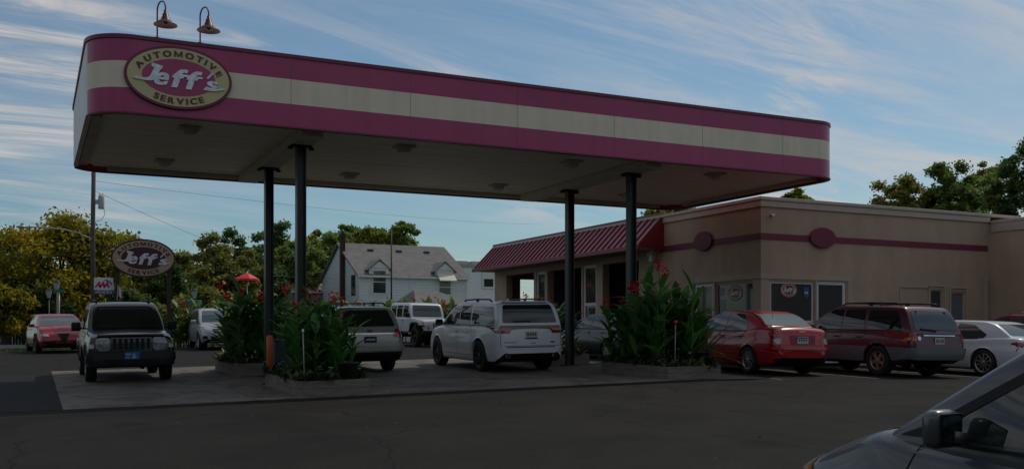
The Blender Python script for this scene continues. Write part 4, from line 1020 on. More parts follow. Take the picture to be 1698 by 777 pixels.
for ax in 'LR':
    arcs = lambda x0, a0, a1, rr: [(x0+rr*math.cos(R(a)), .37+rr*math.sin(R(a))) for a in range(a0, a1, 10 if a1 > a0 else -10)]
    c.patch('lower_cladding', ax, [(-2.36, .44), (-2.36, .71), (-1.63, .71)]+arcs(-1.345, 132, 172, .44)+[(-1.80, .40)], GCL, off=.02, rnd=0, grid=.12)
    c.patch('lower_cladding', ax, [(-1.05, .71), (.93, .71), (.90, .35), (-.91, .35)]+arcs(-1.345, 4, 48, .44), GCL, off=.02, rnd=0, grid=.12)
    c.patch('lower_cladding', ax, [(1.72, .45), (1.74, .72), (2.15, .70), (2.15, .45)], GCL, off=.02, rnd=.02)
c.rails(-1.8, .15, .60, 1.76, M_black, .05, cross=(-1.3, -.2)); c.patch('rear_wiper', 'B', [(.02, 1.10), (.52, 1.14), (.52, 1.16), (.02, 1.13)], M_black, off=.03, rnd=0)
round_lamp(c, .62, .93, .05, M_chrome, off=.012, name='badge')
for s in (-1, 1):
    p = c.hit('B', s*.45, 1.56, .02); q = MB(); q.bar(p, p+Vector((-.03, s*.06, -.12)), .03, .02); q.build('glass_hinge', M_black, c.root)
# red suv at the right edge
c = wagon('parked_suv', 27.0, 19.9, 90, paint('brick_red_paint', (.20, .012, .014)), 'dark red SUV mostly hidden behind the white coupe at the right edge', wb=2.8, W=1.88, H=1.68, r=.36, rearslope=.5, glass=M_cglass2)
c.patch('rear_window', 'B', [(-.68, 1.15), (.68, 1.15), (.58, 1.55), (-.58, 1.55)], M_cglass2); c.both('tail_light', 'B', [(.62, .92), (.90, .92), (.90, 1.06), (.62, 1.06)], M_red, off=.012); c.rails(-1.6, .1, .62, 1.72, M_chrome, .05)

# ---------- white open country jeep style vehicle near the street
def offroader():
    sp = dict(W=1.60, r=.42, wb=2.95, paint=WHP, taper=(.16, .02), rc=.05, ru=.04, crown=.03, arch=1.25,
      top=[(-2.15, 1.16), (-2.1, 1.2), (-1.0, 1.2), (.5, 1.2), (.75, 1.19), (1.85, 1.10), (1.95, 1.06), (2.0, .8)],
      bot=[(-2.15, .62), (-2.0, .60), (1.8, .58), (2.0, .62)], side=[(0, .99), (.5, 1), (1, .985)],
      gh=dict(zb=1.2, wB=.76, wR=.68, tp=.0, er=.05, top=[(-2.12, 1.15), (-2.05, 1.80), (-1.9, 1.84), (0, 1.84), (.22, 1.82), (.34, 1.76), (.62, 1.18)]))
    c = Car('parked_offroader', 15.05, 39.6, -90, sp, 'white boxy offroad vehicle with black fenders facing the camera by the street', 'offroader')
    c.wheels(M_rimD, 5, tw=.27, tr=.80); c.under()
    c.patch('windshield', 'F', [(-.66, 1.26), (.66, 1.26), (.61, 1.74), (-.61, 1.74)], M_cglass2, rnd=.04)
    for w in ([(.35, 1.24), (.20, 1.70), (-.35, 1.72), (-.35, 1.24)], [(-.5, 1.24), (-.5, 1.72), (-1.15, 1.72), (-1.15, 1.24)], [(-1.3, 1.24), (-1.3, 1.70), (-1.95, 1.70), (-1.95, 1.24)]): c.both('side_window', 'L', w, M_cglass, rnd=.04)
    c.patch('soft_roof', 'T', [(-2.0, -.62), (.1, -.62), (.1, .62), (-2.0, .62)], WHP, off=.02)
    g = c.patch('grille', 'F', [(-.36, .72), (.36, .72), (.36, 1.02), (-.36, 1.02)], WHP, off=.02)
    for k in range(7): y = -.27+.09*k; c.patch('grille_slot', 'F', [(y-.028, .74), (y+.028, .74), (y+.028, 1.0), (y-.028, 1.0)], M_well, off=.026, rnd=.02, parent=g, skirt=0)
    for s in (-1, 1): round_lamp(c, s*.49, .92, .10, M_hl, off=.03, ax='F', name='headlight'); round_lamp(c, s*.50, .78, .04, M_amb, off=.02, ax='F', name='turn_signal')
    q = MB(); q.box(2.02, 2.22, -.80, .80, .52, .70, bev=.03); q.box(1.9, 2.05, -.4, .4, .5, .66); q.build('front_bumper', M_black, c.root)
    for x in (1.475, -1.475):
        for s in (-1, 1):
            q = MB(); pr = [(x-.62, .62), (x-.44, .98), (x-.30, 1.03), (x+.38, 1.03), (x+.56, .92), (x+.58, .84), (x+.5, .84), (x+.36, .95), (x-.28, .95), (x-.42, .85), (x-.52, .62)]
            y0 = s*.68; q.prism([(p[0], y0, p[1]) for p in pr], (0, s*.27, 0)); q.build('fender', M_black, c.root, bevel=.015)
    c.mirrors(.5, 1.32, M_black, .18, .2, .1)
    q = MB(); q.lathe([(0, -.12), (.3, -.12), (.4, -.10), (.42, 0), (.4, .1), (.3, .12), (0, .12)], c=(-2.3, 0, 1.05), axis='x'); q.build('spare_wheel', M_tyre, c.root)
    q = MB()
    for s in (-1, 1): q.bar((.5, s*.86, .55), (-.9, s*.86, .55), .08, .06)
    q.build('side_step', M_black, c.root); c.handles([-.3, -1.1], 1.08, M_black)
    c.lines('panel_gap', [(a, [(x, .66), (x, 1.19)]) for a in 'LR' for x in (.55, -.42, -1.22)])
    c.patch('wiper', 'F', [(-.55, 1.27), (.5, 1.27), (.5, 1.285), (-.55, 1.285)], M_black, off=.02, rnd=0)
offroader()

# ---------- grey car in the foreground at the bottom right corner
FG = paint('pale_silver_paint', (.06, .07, .078), metal=.1)
def foreground():
    gu, gv = 5.25, 2.98; W2 = .90; 
    sp = dict(W=1.80, r=.33, wb=2.75, paint=FG, taper=(.20, .1), rc=.30, ru=.10, crown=.05,
      top=[(-2.2, .6), (-2.1, .95), (-1.8, 1.02), (.0, .93), (.95, .945), (1.2, .975), (1.55, .87), (1.85, .74), (2.1, .60), (2.2, .46)],
      bot=[(-2.2, .42), (-2.0, .22), (1.9, .19), (2.15, .24), (2.25, .36)],
      gh=dict(step=.012, zb=.93, wB=.83, wR=.60, tp=.08, er=.09, top=[(-2.0, .9), (-1.5, 1.55), (-.9, 1.70), (-.2, 1.72), (.05, 1.68), (.28, 1.57), (.8, 1.25), (1.34, .91)]))
    c = Car('foreground_car', gu, gv, 90, sp, 'pale silver car with large door mirror in the bottom right corner, nearest the camera', 'car')
    c.wheels(M_rimS, 9); c.under()
    c.patch('windshield', 'F', [(-.66, 1.01), (.66, 1.01), (.46, 1.58), (-.46, 1.58)], M_cglass, rnd=.05, off=.008, grid=.05)
    c.root.location.z -= .10
    c.both('front_corner_trim', 'L', [(1.10, .965), (.76, .972), (.76, 1.10)], M_black, rnd=.02, off=.008, grid=.05)
    c.both('side_window', 'L', [(.70, .985), (.70, 1.09), (.10, 1.45), (-.3, 1.54), (-.3, .985)], M_fgl, rnd=.05, off=.008, grid=.05)
    c.both('side_window', 'L', [(-.38, .975), (-.38, 1.56), (-1.0, 1.54), (-1.3, .985)], M_fgl, rnd=.05, off=.008)
    c.both('window_seal', 'L', [(.78, .945), (.78, .965), (-1.35, .965), (-1.35, .945)], M_black, rnd=0, off=.012)
    c.both('pillar_trim', 'L', [(.74, .98), (.765, 1.12), (.14, 1.49), (.09, 1.455), (.715, 1.09), (.69, .98)], M_black, rnd=0, off=.010, grid=.05)
    c.both('headlight', 'F', [(.48, .60), (.74, .64), (.80, .76), (.56, .70)], M_hl, off=.01, rnd=.04)
    c.both('turn_signal', 'L', [(1.83, .62), (2.0, .62), (1.98, .72), (1.83, .74)], M_amb, off=.008, rnd=.03)
    c.patch('front_grille', 'F', [(-.4, .5), (.4, .5), (.4, .6), (-.4, .6)], M_well, off=.01)
    c.patch('washer_nozzle', 'T', [(1.27, .48), (1.31, .46), (1.31, .62), (1.27, .64)], M_black, off=.006, rnd=.01)
    c.lines('panel_gap', [('L', [(1.0, .30), (1.02, .7), (.93, .93)]), ('R', [(1.0, .30), (1.02, .7), (.93, .93)]), ('L', [(-.34, .3), (-.34, .94)]), ('R', [(-.34, .3), (-.34, .94)]), ('T', [(1.18, .70), (1.9, .62)]), ('T', [(1.18, -.70), (1.9, -.62)])], .009)
    for b in (1, -1):
        q = MB(); q.box(-.05, .07, -.095, .095, -.10, .10, bev=.042); 
        for v in q.bm.verts: v.co += Vector((.66, b*.965, 1.055)); v.co.z += .0
        q.bar((.64, b*.84, 1.0), (.63, b*.95, 1.02), .08, .06)
        o = q.build('door_mirror', FG, c.root)
        for p in o.data.polygons: p.use_smooth = True
        q = MB(); q.box(-.004, .0, -.08, .08, -.085, .085, bev=0)
        for v in q.bm.verts: v.co += Vector((.607, b*.965, 1.055))
        t = q.build('mirror_bezel', M_black, o, bevel=.001)
        q = MB(); pts = rounder([(-.07, -.075), (.07, -.075), (.07, .075), (-.07, .075)], .035); q.prism([(.601, b*.965+p[0], 1.055+p[1]) for p in pts], (-.003, 0, 0)); q.build('mirror_glass', mat('mirror_dim', (.25, .27, .27), .04, metal=1), o)
    c.handles([-.15], .84, FG)
M_fgl = mat('front_door_glass', (.016, .022, .021), .03, spec=.8)
foreground()
# ------------------------------------------------------------------ planters
M_timber = mat('weathered_timber', (.20, .175, .14), .85, var=.3, vscale=3, bump=.4, bscale=30, stretch=(1, 1, 8))
M_soil = mat('planter_soil', (.03, .022, .015), .95, var=.3, bump=.5)
L_canna = leafmat('canna_leaf', (0.04, 0.13, 0.033), (0.081, 0.227, 0.048), (0.146, 0.325, 0.065), .3, 1.5)
L_light = leafmat('light_green_leaf', (.05, .11, .02), (.10, .17, .03), (.17, .22, .04), .3, 1.5)
L_ground = leafmat('bedding_leaf', (.025, .05, .02), (.045, .08, .03), (.09, .12, .05), .2, 3)
L_yel = leafmat('variegated_leaf', (.12, .15, .04), (.22, .24, .08), (.35, .34, .16), .25, 3)
M_redf = mat('red_petal', (.62, .006, .008), .5, var=.25, vscale=9); M_whf = mat('white_petal', (.6, .6, .56), .6); M_stem = mat('green_stem', (.05, .10, .03), .6)
def leaf_strip(out, base, d, up, L, w, droop, n=6, fold=.25):
    """appends quads of one long leaf to out (list of 4-vertex lists)"""
    side = d.cross(up).normalized(); prev = None
    for i in range(n+1):
        t = i/n; ww = w*(math.sin(math.pi*min(1, t*.92+.06))**.75)*.5
        p = base+d*(L*t)+up*(L*(.10*t-droop*t*t)); nup = (up-d*(.1-2*droop*t)).normalized()
        cur = (p-side*ww+nup*ww*fold, p, p+side*ww+nup*ww*fold)
        if prev:
            out.append([prev[0], prev[1], cur[1], cur[0]]); out.append([prev[1], prev[2], cur[2], cur[1]])
        prev = cur
def qmesh(quads, name, m, parent):
    """indexed mesh so that every leaf stays one island"""
    bm = bmesh.new(); key = {}
    for q in quads:
        vs = []
        for p in q:
            k = (round(p[0], 5), round(p[1], 5), round(p[2], 5))
            if k not in key: key[k] = bm.verts.new(p)
            vs.append(key[k])
        try: f = bm.faces.new(vs); f.smooth = True
        except ValueError: pass
    me = bpy.data.meshes.new(name); bm.to_mesh(me); bm.free(); me.materials.append(m)
    o = bpy.data.objects.new(name, me); C.objects.link(o); o.parent = parent; return o
def canna(rr, h, m, flowers=True, spread=.30, narrow=False, parent=None, fpb=.24):
    e = empty('canna_plant', (0, 0, 0)); quads = []; st = MB(); fl = MB(); nf = 0
    for s in range(rr.randint(5, 7)):
        a = rr.uniform(0, 6.28); rad = spread*math.sqrt(rr.random()); b = Vector((rad*math.cos(a), rad*math.sin(a), 0)); hh = h*rr.uniform(.72, 1.0)
        lean = Vector((math.cos(a), math.sin(a), 0))*rr.uniform(.02, .16); top = b+lean*hh+Vector((0, 0, hh))
        st.tube([b, (b+top)/2+Vector((0, 0, .02)), top], [.016, .013, .007], 6)
        n = rr.randint(8, 11); az = rr.uniform(0, 6.28)
        for i in range(n):
            t = .12+.80*i/n; az += 2.4+rr.uniform(-.4, .4); el_ = R(rr.uniform(28, 70) if not narrow else rr.uniform(55, 80))
            d = Vector((math.cos(az)*math.cos(el_), math.sin(az)*math.cos(el_), math.sin(el_))); sd_ = d.cross(Vector((0, 0, 1))).normalized(); up = sd_.cross(d).normalized()
            leaf_strip(quads, b+(top-b)*t, d, up, rr.uniform(.38, .66)*(1.1-.35*t), rr.uniform(.10, .19)*(.6 if narrow else 1), rr.uniform(.15, .55))
        if flowers and rr.random() < fpb:
            nf += 1
            for k in range(rr.randint(9, 14)):
                c_ = top+Vector((rr.gauss(0, .035), rr.gauss(0, .035), rr.uniform(.0, .20)))
                v1 = Vector((rr.gauss(0, 1), rr.gauss(0, 1), rr.gauss(0, 1))).normalized(); v2 = v1.orthogonal().normalized(); L = rr.uniform(.05, .085)
                fl.face([c_, c_+v1*L*.6+v2*L*.45, c_+v1*L*1.2, c_+v1*L*.6-v2*L*.45])
    st.build('stem', M_stem, e); qmesh(quads, 'foliage', m, e)
    if nf: fl.build('flower', M_redf, e, recalc=False)
    else: fl.bm.free()
    return e
rr = random.Random(11)
protos = [canna(rr, h, L_canna) for h in (1.75, 1.55, 1.9, 1.45)]
proto_used = [False]*4
def place(pi, loc, rz, sc, label, group, cat='plant'):
    o = protos[pi] if not proto_used[pi] else copy_tree(protos[pi]); proto_used[pi] = True
    o.location = loc; o.rotation_euler = (0, 0, rz); o.scale = (sc,)*3; tag(o, label, cat, group); return o
def tuft(rr, n, L, w, m, name, parent, up=.8, r=.18):
    q = []
    for i in range(n):
        a = rr.uniform(0, 6.28); el_ = R(rr.uniform(20, 85)*up); d = Vector((math.cos(a)*math.cos(el_), math.sin(a)*math.cos(el_), math.sin(el_))); s_ = d.cross(Vector((0, 0, 1))).normalized()
        leaf_strip(q, Vector((rr.uniform(-r, r), rr.uniform(-r, r), rr.uniform(0, .08))), d, s_.cross(d), L*rr.uniform(.5, 1), w*rr.uniform(.6, 1.2), rr.uniform(.1, .6), 3)
    return qmesh(q, name, m, parent)
def bedplant(rr, m, white, label, group, L=.20, n=46):
    e = empty('bedding_plant', (0, 0, 0)); tuft(rr, n, L, .07, m, 'foliage', e)
    if white:
        f = MB()
        for i in range(white):
            c_ = Vector((rr.uniform(-.15, .15), rr.uniform(-.15, .15), rr.uniform(.14, .24)))
            for k in range(7):
                a = 2*math.pi*k/7; d = Vector((math.cos(a), math.sin(a), .25))*.035; s_ = Vector((-math.sin(a), math.cos(a), 0))*.014; f.face([c_, c_+d-s_, c_+d*1.25, c_+d+s_])
        f.build('flowers', M_whf, e, recalc=False)
    return e
bp = [bedplant(rr, L_ground, 5, 0, 0), bedplant(rr, L_ground, 0, 0, 0, .26, 60), bedplant(rr, L_ground, 9, 0, 0, .18), bedplant(rr, L_yel, 0, 0, 0, .30, 60)]
bpu = [False]*4
def bplace(k, loc, rz, sc, label, group):
    o = bp[k] if not bpu[k] else copy_tree(bp[k]); bpu[k] = True
    o.location = loc; o.rotation_euler = (0, 0, rz); o.scale = (sc,)*3; tag(o, label, 'plant', group)
def planter(u0, u1, v0, v1, h, which, spots, hs, beds, seed):
    rr = random.Random(seed); g = gz((u0+u1)/2, (v0+v1)/2); e = empty('timber_planter', ((u0+u1)/2, (v0+v1)/2, g), 0, f'weathered timber planter box, the {which} of the four under the canopy', 'planter', 'timber planters around the columns')
    e.rotation_euler = (.022, -.017, 0)
    W2, D2 = (u1-u0)/2, (v1-v0)/2; t = .09
    for nm, b in (('front_board', (-W2, W2, -D2, -D2+t)), ('back_board', (-W2, W2, D2-t, D2)), ('side_board', (-W2, -W2+t, -D2+t+.003, D2-t-.003)), ('side_board', (W2-t, W2, -D2+t+.003, D2-t-.003))):
        m = MB(); m.box(b[0], b[1], b[2], b[3], -.06, h/2-.004, bev=.006); m.box(b[0]+.003, b[1]-.003, b[2]+.003, b[3]-.003, h/2, h, bev=.006); m.build(nm, M_timber, e)
    m = MB(); m.box(-W2+t, W2-t, -D2+t, D2-t, -.05, h-.05); m.build('soil', M_soil, e)
    for i, (u, v) in enumerate(spots):
        place(rr.randrange(4), (u, v, gz(u, v)+h-.05), rr.uniform(0, 6.28), hs*rr.uniform(.85, 1.08), f'tall canna plant with broad dark green leaves growing in the {which} planter', f'canna plants in the {which} planter')
    n = beds; per = []
    for i in range(n):
        s = i/n*2*(W2+D2)*2 % (4*(W2+D2)); x, y = 0, 0
        a, b = W2-.2, D2-.2; P_ = 4*(a+b); s = i/n*P_
        if s < 2*a: x, y = -a+s, -b
        elif s < 2*a+2*b: x, y = a, -b+s-2*a
        elif s < 4*a+2*b: x, y = a-(s-2*a-2*b), b
        else: x, y = -a, b-(s-4*a-2*b)
        U_, V_ = (u0+u1)/2+x, (v0+v1)/2+y; k = 3 if (i % 6 == (2 if which.endswith('right') else 5)) else rr.choice((0, 1, 2, 1))
        lab = (f'pale yellow green bedding plant at the edge of the {which} planter' if k == 3 else f'low dark green plant without flowers at the edge of the {which} planter' if k == 1 else f'low bedding plant with small white flowers at the edge of the {which} planter')
        bplace(k, (U_, V_, gz(U_, V_)+h-.06), rr.uniform(0, 6.28), rr.uniform(.8, 1.35), lab, f'bedding plants in the {which} planter')
planter(4.33, 5.70, 17.75, 20.5, .27, 'front left', [(4.8, 18.5), (5.2, 18.3), (4.8, 19.2), (5.2, 19.1), (4.95, 19.9), (5.05, 18.8)], 1.08, 18, 3)
planter(12.42, 13.85, 17.7, 20.5, .27, 'front right', [(12.9, 18.5), (13.4, 18.4), (12.8, 19.2), (13.5, 19.1), (12.8, 19.8), (13.45, 19.8), (13.1, 18.9), (12.75, 20.2), (13.6, 18.6)], 1.18, 20, 5)
planter(4.32, 5.70, 23.75, 26.6, .30, 'back left', [(4.75, 24.4), (5.3, 24.3), (4.65, 25.1), (5.3, 25.0), (4.7, 25.8), (5.35, 25.9), (5.0, 24.7)], 1.25, 16, 8)
planter(12.6, 14.05, 23.8, 26.5, .28, 'back right', [(13.0, 24.5), (13.6, 24.5), (13.0, 25.2), (13.6, 25.3), (12.95, 26.0), (13.6, 26.0)], 1.15, 16, 9)
# long grassy plant hanging over the right planter
e = empty('grass_plant', (13.75, 18.3, gz(13.8, 18.3)+.25), 0, 'arching pale grass plant at the right end of the front right planter', 'plant'); rr = random.Random(4)
q = []
for i in range(60):
    a = rr.uniform(-2.2, 1.6); el_ = R(rr.uniform(35, 80)); d = Vector((math.cos(a)*math.cos(el_), math.sin(a)*math.cos(el_), math.sin(el_))); s_ = d.cross(Vector((0, 0, 1))).normalized(); leaf_strip(q, Vector((rr.uniform(-.1, .1), rr.uniform(-.1, .1), .0)), d, s_.cross(d), rr.uniform(.9, 1.4), .03, rr.uniform(.4, 1.0), 8)
qmesh(q, 'foliage', L_light, e)
# pots, stakes, bollard, cabinet
M_pot = mat('dark_pot', (.025, .022, .024), .7, var=.2)
for (u, v, lab) in ((5.35, 17.98, 'dark round flower pot in the front left planter'), (13.5, 17.95, 'dark round flower pot in the front right planter')):
    m = MB(); m.lathe([(0, 0), (.14, 0), (.19, .33), (.205, .33), (.205, .37), (.175, .37), (.165, .30), (0, .30)], n=24)
    e = empty('flower_pot', (u, v, gz(u, v)+.22), 0, lab, 'pot'); m.build('pot', M_pot, e); m = MB(); m.lathe([(0, .302), (.16, .302)], n=20); m.build('soil', M_soil, e)
x, v_, z = onV(505, 640, 17.95)
e = empty('white_stake', (x, 17.95, gz(x, 18)+.2), 0, 'thin white stake with a rounded tip standing in the front left planter', 'stake')
m = MB(); m.tube([(0, 0, 0), (-.03, 0, .95)], .010, 8); m.build('rod', mat('pale_rod', (.35, .36, .33), .5), e); m = MB(); m.lathe([(0, -.03), (.02, -.02), (.024, 0), (.018, .03), (0, .04)], c=(-.03, 0, .98), n=12); m.build('tip', M_white, e)
x, v_, z = onV(1119, 628, 17.9)
e = empty('marker_stake', (x, 17.9, gz(x, 18)+.2), 0, 'thin stake topped with a red ball at the corner of the front right planter', 'stake')
m = MB(); m.tube([(0, 0, 0), (.02, 0, 1.0)], .009, 8); m.build('rod', mat('pale_rod', (.35, .36, .33), .5), e); m = MB(); m.lathe([(0, -.05), (.035, -.035), (.05, 0), (.035, .035), (0, .05)], c=(.02, 0, 1.03), n=16); m.build('ball', M_redf, e)
x, _, z = onV(447, 600, 20.9)
e = empty('orange_post', (x, 20.9, gz(x, 20.9)), 0, 'orange marker post between the two left planters', 'post')
m = MB(); m.lathe([(0, 0), (.065, 0), (.065, 1.0), (.045, 1.03), (0, 1.04)], n=16); m.build('post', mat('orange_plastic', (.62, .13, .015), .45), e); m = MB(); m.box(-.14, .14, -.14, .14, 0, .03, bev=.01); m.build('base', M_black, e)
x, _, z = onV(463, 600, 21.6)
e = empty('pump_cabinet', (x+.1, 21.7, gz(x, 21.6)), 0, 'low dark grey metal cabinet beside the orange post', 'cabinet')
m = MB(); m.box(-.22, .28, -.2, .2, 0, .88, bev=.02); m.build('case', mat('cabinet_grey', (.03, .035, .042), .5), e); m = MB(); m.box(-.25, .31, -.23, .23, .883, .92, bev=.01); m.build('lid', mat('cabinet_lid', (.05, .06, .07), .5), e)

# ------------------------------------------------------------------ trees
def tree(u, v, H, rx, rz_, leaf, label, seed, n=9000, size=.20, trunk=.22, base=None, gap=.5, cl=60, group=None, asp=1., name='leafy_tree'):
    rg = np.random.default_rng(seed); g = gz(u, v) if base is None else base; n = int(n*1.7)
    e = empty(name, (u, v, g), 0, label, 'tree', group)
    cz = H-rz_
    # clump centres spread through an uneven crown
    d = rg.normal(size=(cl, 3)); d /= np.linalg.norm(d, axis=1)[:, None]
    rad = rg.uniform(.35, 1.0, cl)**.6; cc = d*rad[:, None]*np.array([rx, rx*asp, rz_])*(1+.16*rg.normal(size=cl))[:, None]
    cc[:, 2] += cz; cs = rg.uniform(.20, .36, cl)*rx*(1.2-.3*rad)
    cc[:, 2] = np.minimum(cc[:, 2], H-cs*.6)
    w = cs**2; idx = rg.choice(cl, n, p=w/w.sum())
    dd = rg.normal(size=(n, 3)); dd /= np.linalg.norm(dd, axis=1)[:, None]
    p = cc[idx]+dd*(cs[idx]*np.minimum(1.25, .35+np.abs(rg.normal(0, .42, n))))[:, None]*np.array([1, 1, .72])
    # leaf quads
    nv = rg.normal(size=(n, 3)); nv[:, 2] += 1.0; nv /= np.linalg.norm(nv, axis=1)[:, None]
    t = np.cross(nv, rg.normal(size=(n, 3))); t /= np.linalg.norm(t, axis=1)[:, None]; b = np.cross(nv, t)
    s = (size*rg.uniform(.6, 1.3, n))[:, None]
    q = np.stack([p-t*s*.75, p-b*s*.42+t*s*.05, p+t*s*.75, p+b*s*.42+t*s*.05], 1)
    npmesh('crown', q.reshape(-1, 3), 4, leaf, e)
    m = MB(); r0 = trunk; hb = max(cz-rz_*.55, H*.12); m.tube([(0, 0, -.3), (.05*r0, 0, hb*.5), (r0*.3, r0*.2, hb), (0, 0, cz), (0, 0, H-rz_*.4)], [r0*1.25, r0, r0*.85, r0*.5, r0*.15], 9)
    o = np.argsort(-cs)[:9]
    for i in o:
        c = cc[i]; z0 = min(max(hb*.9, c[2]-rx*.5), cz); m.tube([(0, 0, z0), (c[0]*.5, c[1]*.5, (z0+c[2])/2+.2), tuple(c)], [r0*.45, r0*.28, r0*.08], 6)
    m.build('trunk', mat('bark', (.055, .045, .035), .9, var=.3, vscale=6), e)
    return e
L_dark = leafmat('tree_dark', (0.037, 0.079, 0.022), (0.085, 0.15, 0.037), (0.15, 0.225, 0.056), 0.5, .35)
L_mid = leafmat('tree_mid', (0.081, 0.131, 0.03), (0.161, 0.243, 0.051), (0.283, 0.344, 0.081), 0.55, .35)
L_olive = leafmat('tree_olive', (0.098, 0.116, 0.029), (0.214, 0.233, 0.049), (0.35, 0.33, 0.078), 0.55, .35)
L_gold = leafmat('tree_gold', (0.09, 0.105, 0.012), (0.22, 0.21, 0.016), (0.46, 0.33, 0.016), 0.6, .30)
L_lime = leafmat('tree_lime', (0.09, 0.13, 0.015), (0.22, 0.25, 0.03), (0.36, 0.34, 0.04), 0.6, .4)
def TR(px, V, ytop, halfw, leaf, label, seed, **k):
    u, _, z = onV(px, ytop, V); g = gz(u, V); d = u*CF[0]+V*CF[1]; H = z-g; rx = halfw*d/F
    rz_ = k.pop('rz', min(H*.46, rx*1.15)); return tree(u, V, H, rx, rz_, leaf, label, seed, **k)
GT = 'trees beyond the street'
TR(105, 68, 352, 112, L_gold, 'large tree turning yellow behind the leftmost red sedan', 1, n=36000, size=.19, cl=150, rz=4.4)
TR(8, 60, 470, 46, L_gold, 'small yellowing tree at the left edge of the picture', 2, n=6000, size=.15, cl=50, group=GT)
TR(70, 63, 470, 42, L_dark, 'dark shrubby tree under the yellow tree, behind the red sedan', 3, n=7000, size=.16, cl=50)
TR(205, 62, 478, 48, L_dark, 'dark bushy tree behind the oval pole sign', 4, n=7000, size=.16, cl=50)
TR(300, 76, 396, 58, L_olive, 'olive green tree right of the oval pole sign', 5, n=13000, size=.2, cl=80, rz=4.6)
TR(352, 72, 388, 48, L_olive, 'olive tree above the silver wagon', 6, n=11000, size=.2, cl=70, rz=4.6)
TR(402, 84, 372, 44, L_dark, 'tall dark tree left of the left canopy columns', 7, n=11000, size=.2, cl=70, rz=5)
TR(335, 60, 478, 60, L_olive, 'low olive shrub tree behind the silver wagon', 8, n=9000, size=.17, cl=60)
TR(462, 90, 371, 46, L_dark, 'dark green tree seen between the two left columns', 9, n=11000, size=.22, cl=70, rz=5)
TR(520, 92, 374, 38, L_lime, 'yellow green tree just right of the left columns', 10, n=9000, size=.22, cl=60, rz=5)
TR(430, 74, 440, 60, L_dark, 'dark tree behind the back left planter', 11, n=10000, size=.2, cl=60)
TR(572, 94, 371, 34, L_mid, 'green tree behind the brick chimney', 12, n=9000, size=.22, cl=60)
TR(622, 92, 374, 40, L_lime, 'bright green tree rising above the house roof', 13, n=9000, size=.22, cl=60)
TR(668, 90, 366, 24, L_mid, 'small leafy tree top above the middle of the house roof', 14, n=3600, size=.24, cl=34)
TR(255, 88, 420, 60, L_mid, 'mid green tree far behind the oval pole sign', 16, n=10000, size=.22, cl=60)
TR(152, 58.5, 520, 22, L_mid, 'small green bush beside the utility pole', 17, n=3000, size=.12, cl=30, rz=.9, trunk=.05)
TR(385, 70, 408, 52, L_olive, 'broad olive tree behind the back left planter and the parasol', 31, n=11000, size=.2, cl=70, rz=4)
TR(270, 66, 440, 40, L_dark, 'dark tree right beside the right post of the oval sign', 32, n=9000, size=.18, cl=60)
TR(490, 80, 398, 44, L_mid, 'mid green tree between the right one of the left columns and the chimney', 33, n=10000, size=.2, cl=70)
TR(545, 84, 384, 36, L_mid, 'mid green tree just left of the brick chimney', 34, n=9000, size=.2, cl=60)
TR(645, 96, 380, 46, L_mid, 'mid green tree rising behind the right half of the house roof ridge', 35, n=8000, size=.24, cl=60)
# behind the service building
TR(1114, 60, 326, 48, L_lime, 'bright leafy tree top showing above the mansard end', 20, n=9000, size=.22, cl=60)
TR(1325, 52, 311, 26, L_lime, 'bright leafy tree top above the flat roof near the corner', 21, n=2600, size=.26, cl=30)
TR(1500, 50, 290, 52, L_olive, 'olive green tree above the roof, leftmost of the group at the right', 22, n=10000, size=.19, cl=80, rz=3.2)
TR(1575, 48, 262, 50, L_mid, 'tall green tree above the end of the flat roof', 23, n=12000, size=.19, cl=90, rz=4)
TR(1635, 52, 268, 40, L_olive, 'olive tree between the two tallest trees at the right', 24, n=8000, size=.19, cl=60, rz=3.5)
TR(1705, 42, 222, 56, L_dark, 'dark green tree cut by the right edge of the picture', 25, n=13000, size=.17, cl=90, rz=4.5)
# hedge strips and cannas by the street
L_far = leafmat('far_canna', (.06, .12, .02), (.11, .18, .03), (.18, .24, .04), .3, 1.5)
rr = random.Random(21)
fp = [canna(rr, 1.5, L_far, fpb=.2), canna(rr, 1.3, L_far, flowers=False)]; fu = [False, False]
def fplace(px, V, sc, label, group):
    k = rr.randrange(2); u = onV(px, 560, V)[0]; o = fp[k] if not fu[k] else copy_tree(fp[k]); fu[k] = True
    o.location = (u, V, gz(u, V)); o.rotation_euler = (0, 0, rr.uniform(0, 6)); o.scale = (sc,)*3; tag(o, label, 'plant', group)
for i, px in enumerate((292, 306, 320, 333, 345)): fplace(px, 43.2, (1.0, 1.35, 1.2, 1.3, 1.0)[i], 'light green canna with red flowers growing below the oval pole sign', 'cannas below the pole sign')
for i, px in enumerate(range(578, 668, 11)): fplace(px, 45.6, rr.uniform(1.25, 1.6), 'light green canna with red flowers along the street left of the offroader', 'cannas along the street')
for i, px in enumerate(range(692, 770, 11)): fplace(px, 45.8, rr.uniform(1.25, 1.6), 'light green canna with red flowers growing behind the offroader', 'cannas behind the offroader')
def strip_ground(u0, u1, v0, v1, name):
    rg = np.random.default_rng(5); n = int((u1-u0)*(v1-v0)*220); x = rg.uniform(u0, u1, n); y = rg.uniform(v0, v1, n); z = np.array([gz(a, b) for a, b in zip(x, y)])
    a = rg.uniform(0, 6.28, n); w = .012*np.ones(n); h = rg.uniform(.05, .13, n)
    p = np.stack([x, y, z], 1); s = np.stack([np.cos(a)*.02, np.sin(a)*.02, 0*a], 1); t = np.stack([rg.normal(0, .03, n), rg.normal(0, .03, n), h], 1)
    o = npmesh(name, np.stack([p-s, p+s, p+t], 1).reshape(-1, 3), 3, mat('grass_blade', (.07, .12, .025), .7, var=.4, vscale=1), None); tag(o, 'strip of green grass along the street', 'grass', kind='stuff'); return o
g1 = strip_ground(-6, 24, 44.6, 46.9, 'grass_strip')
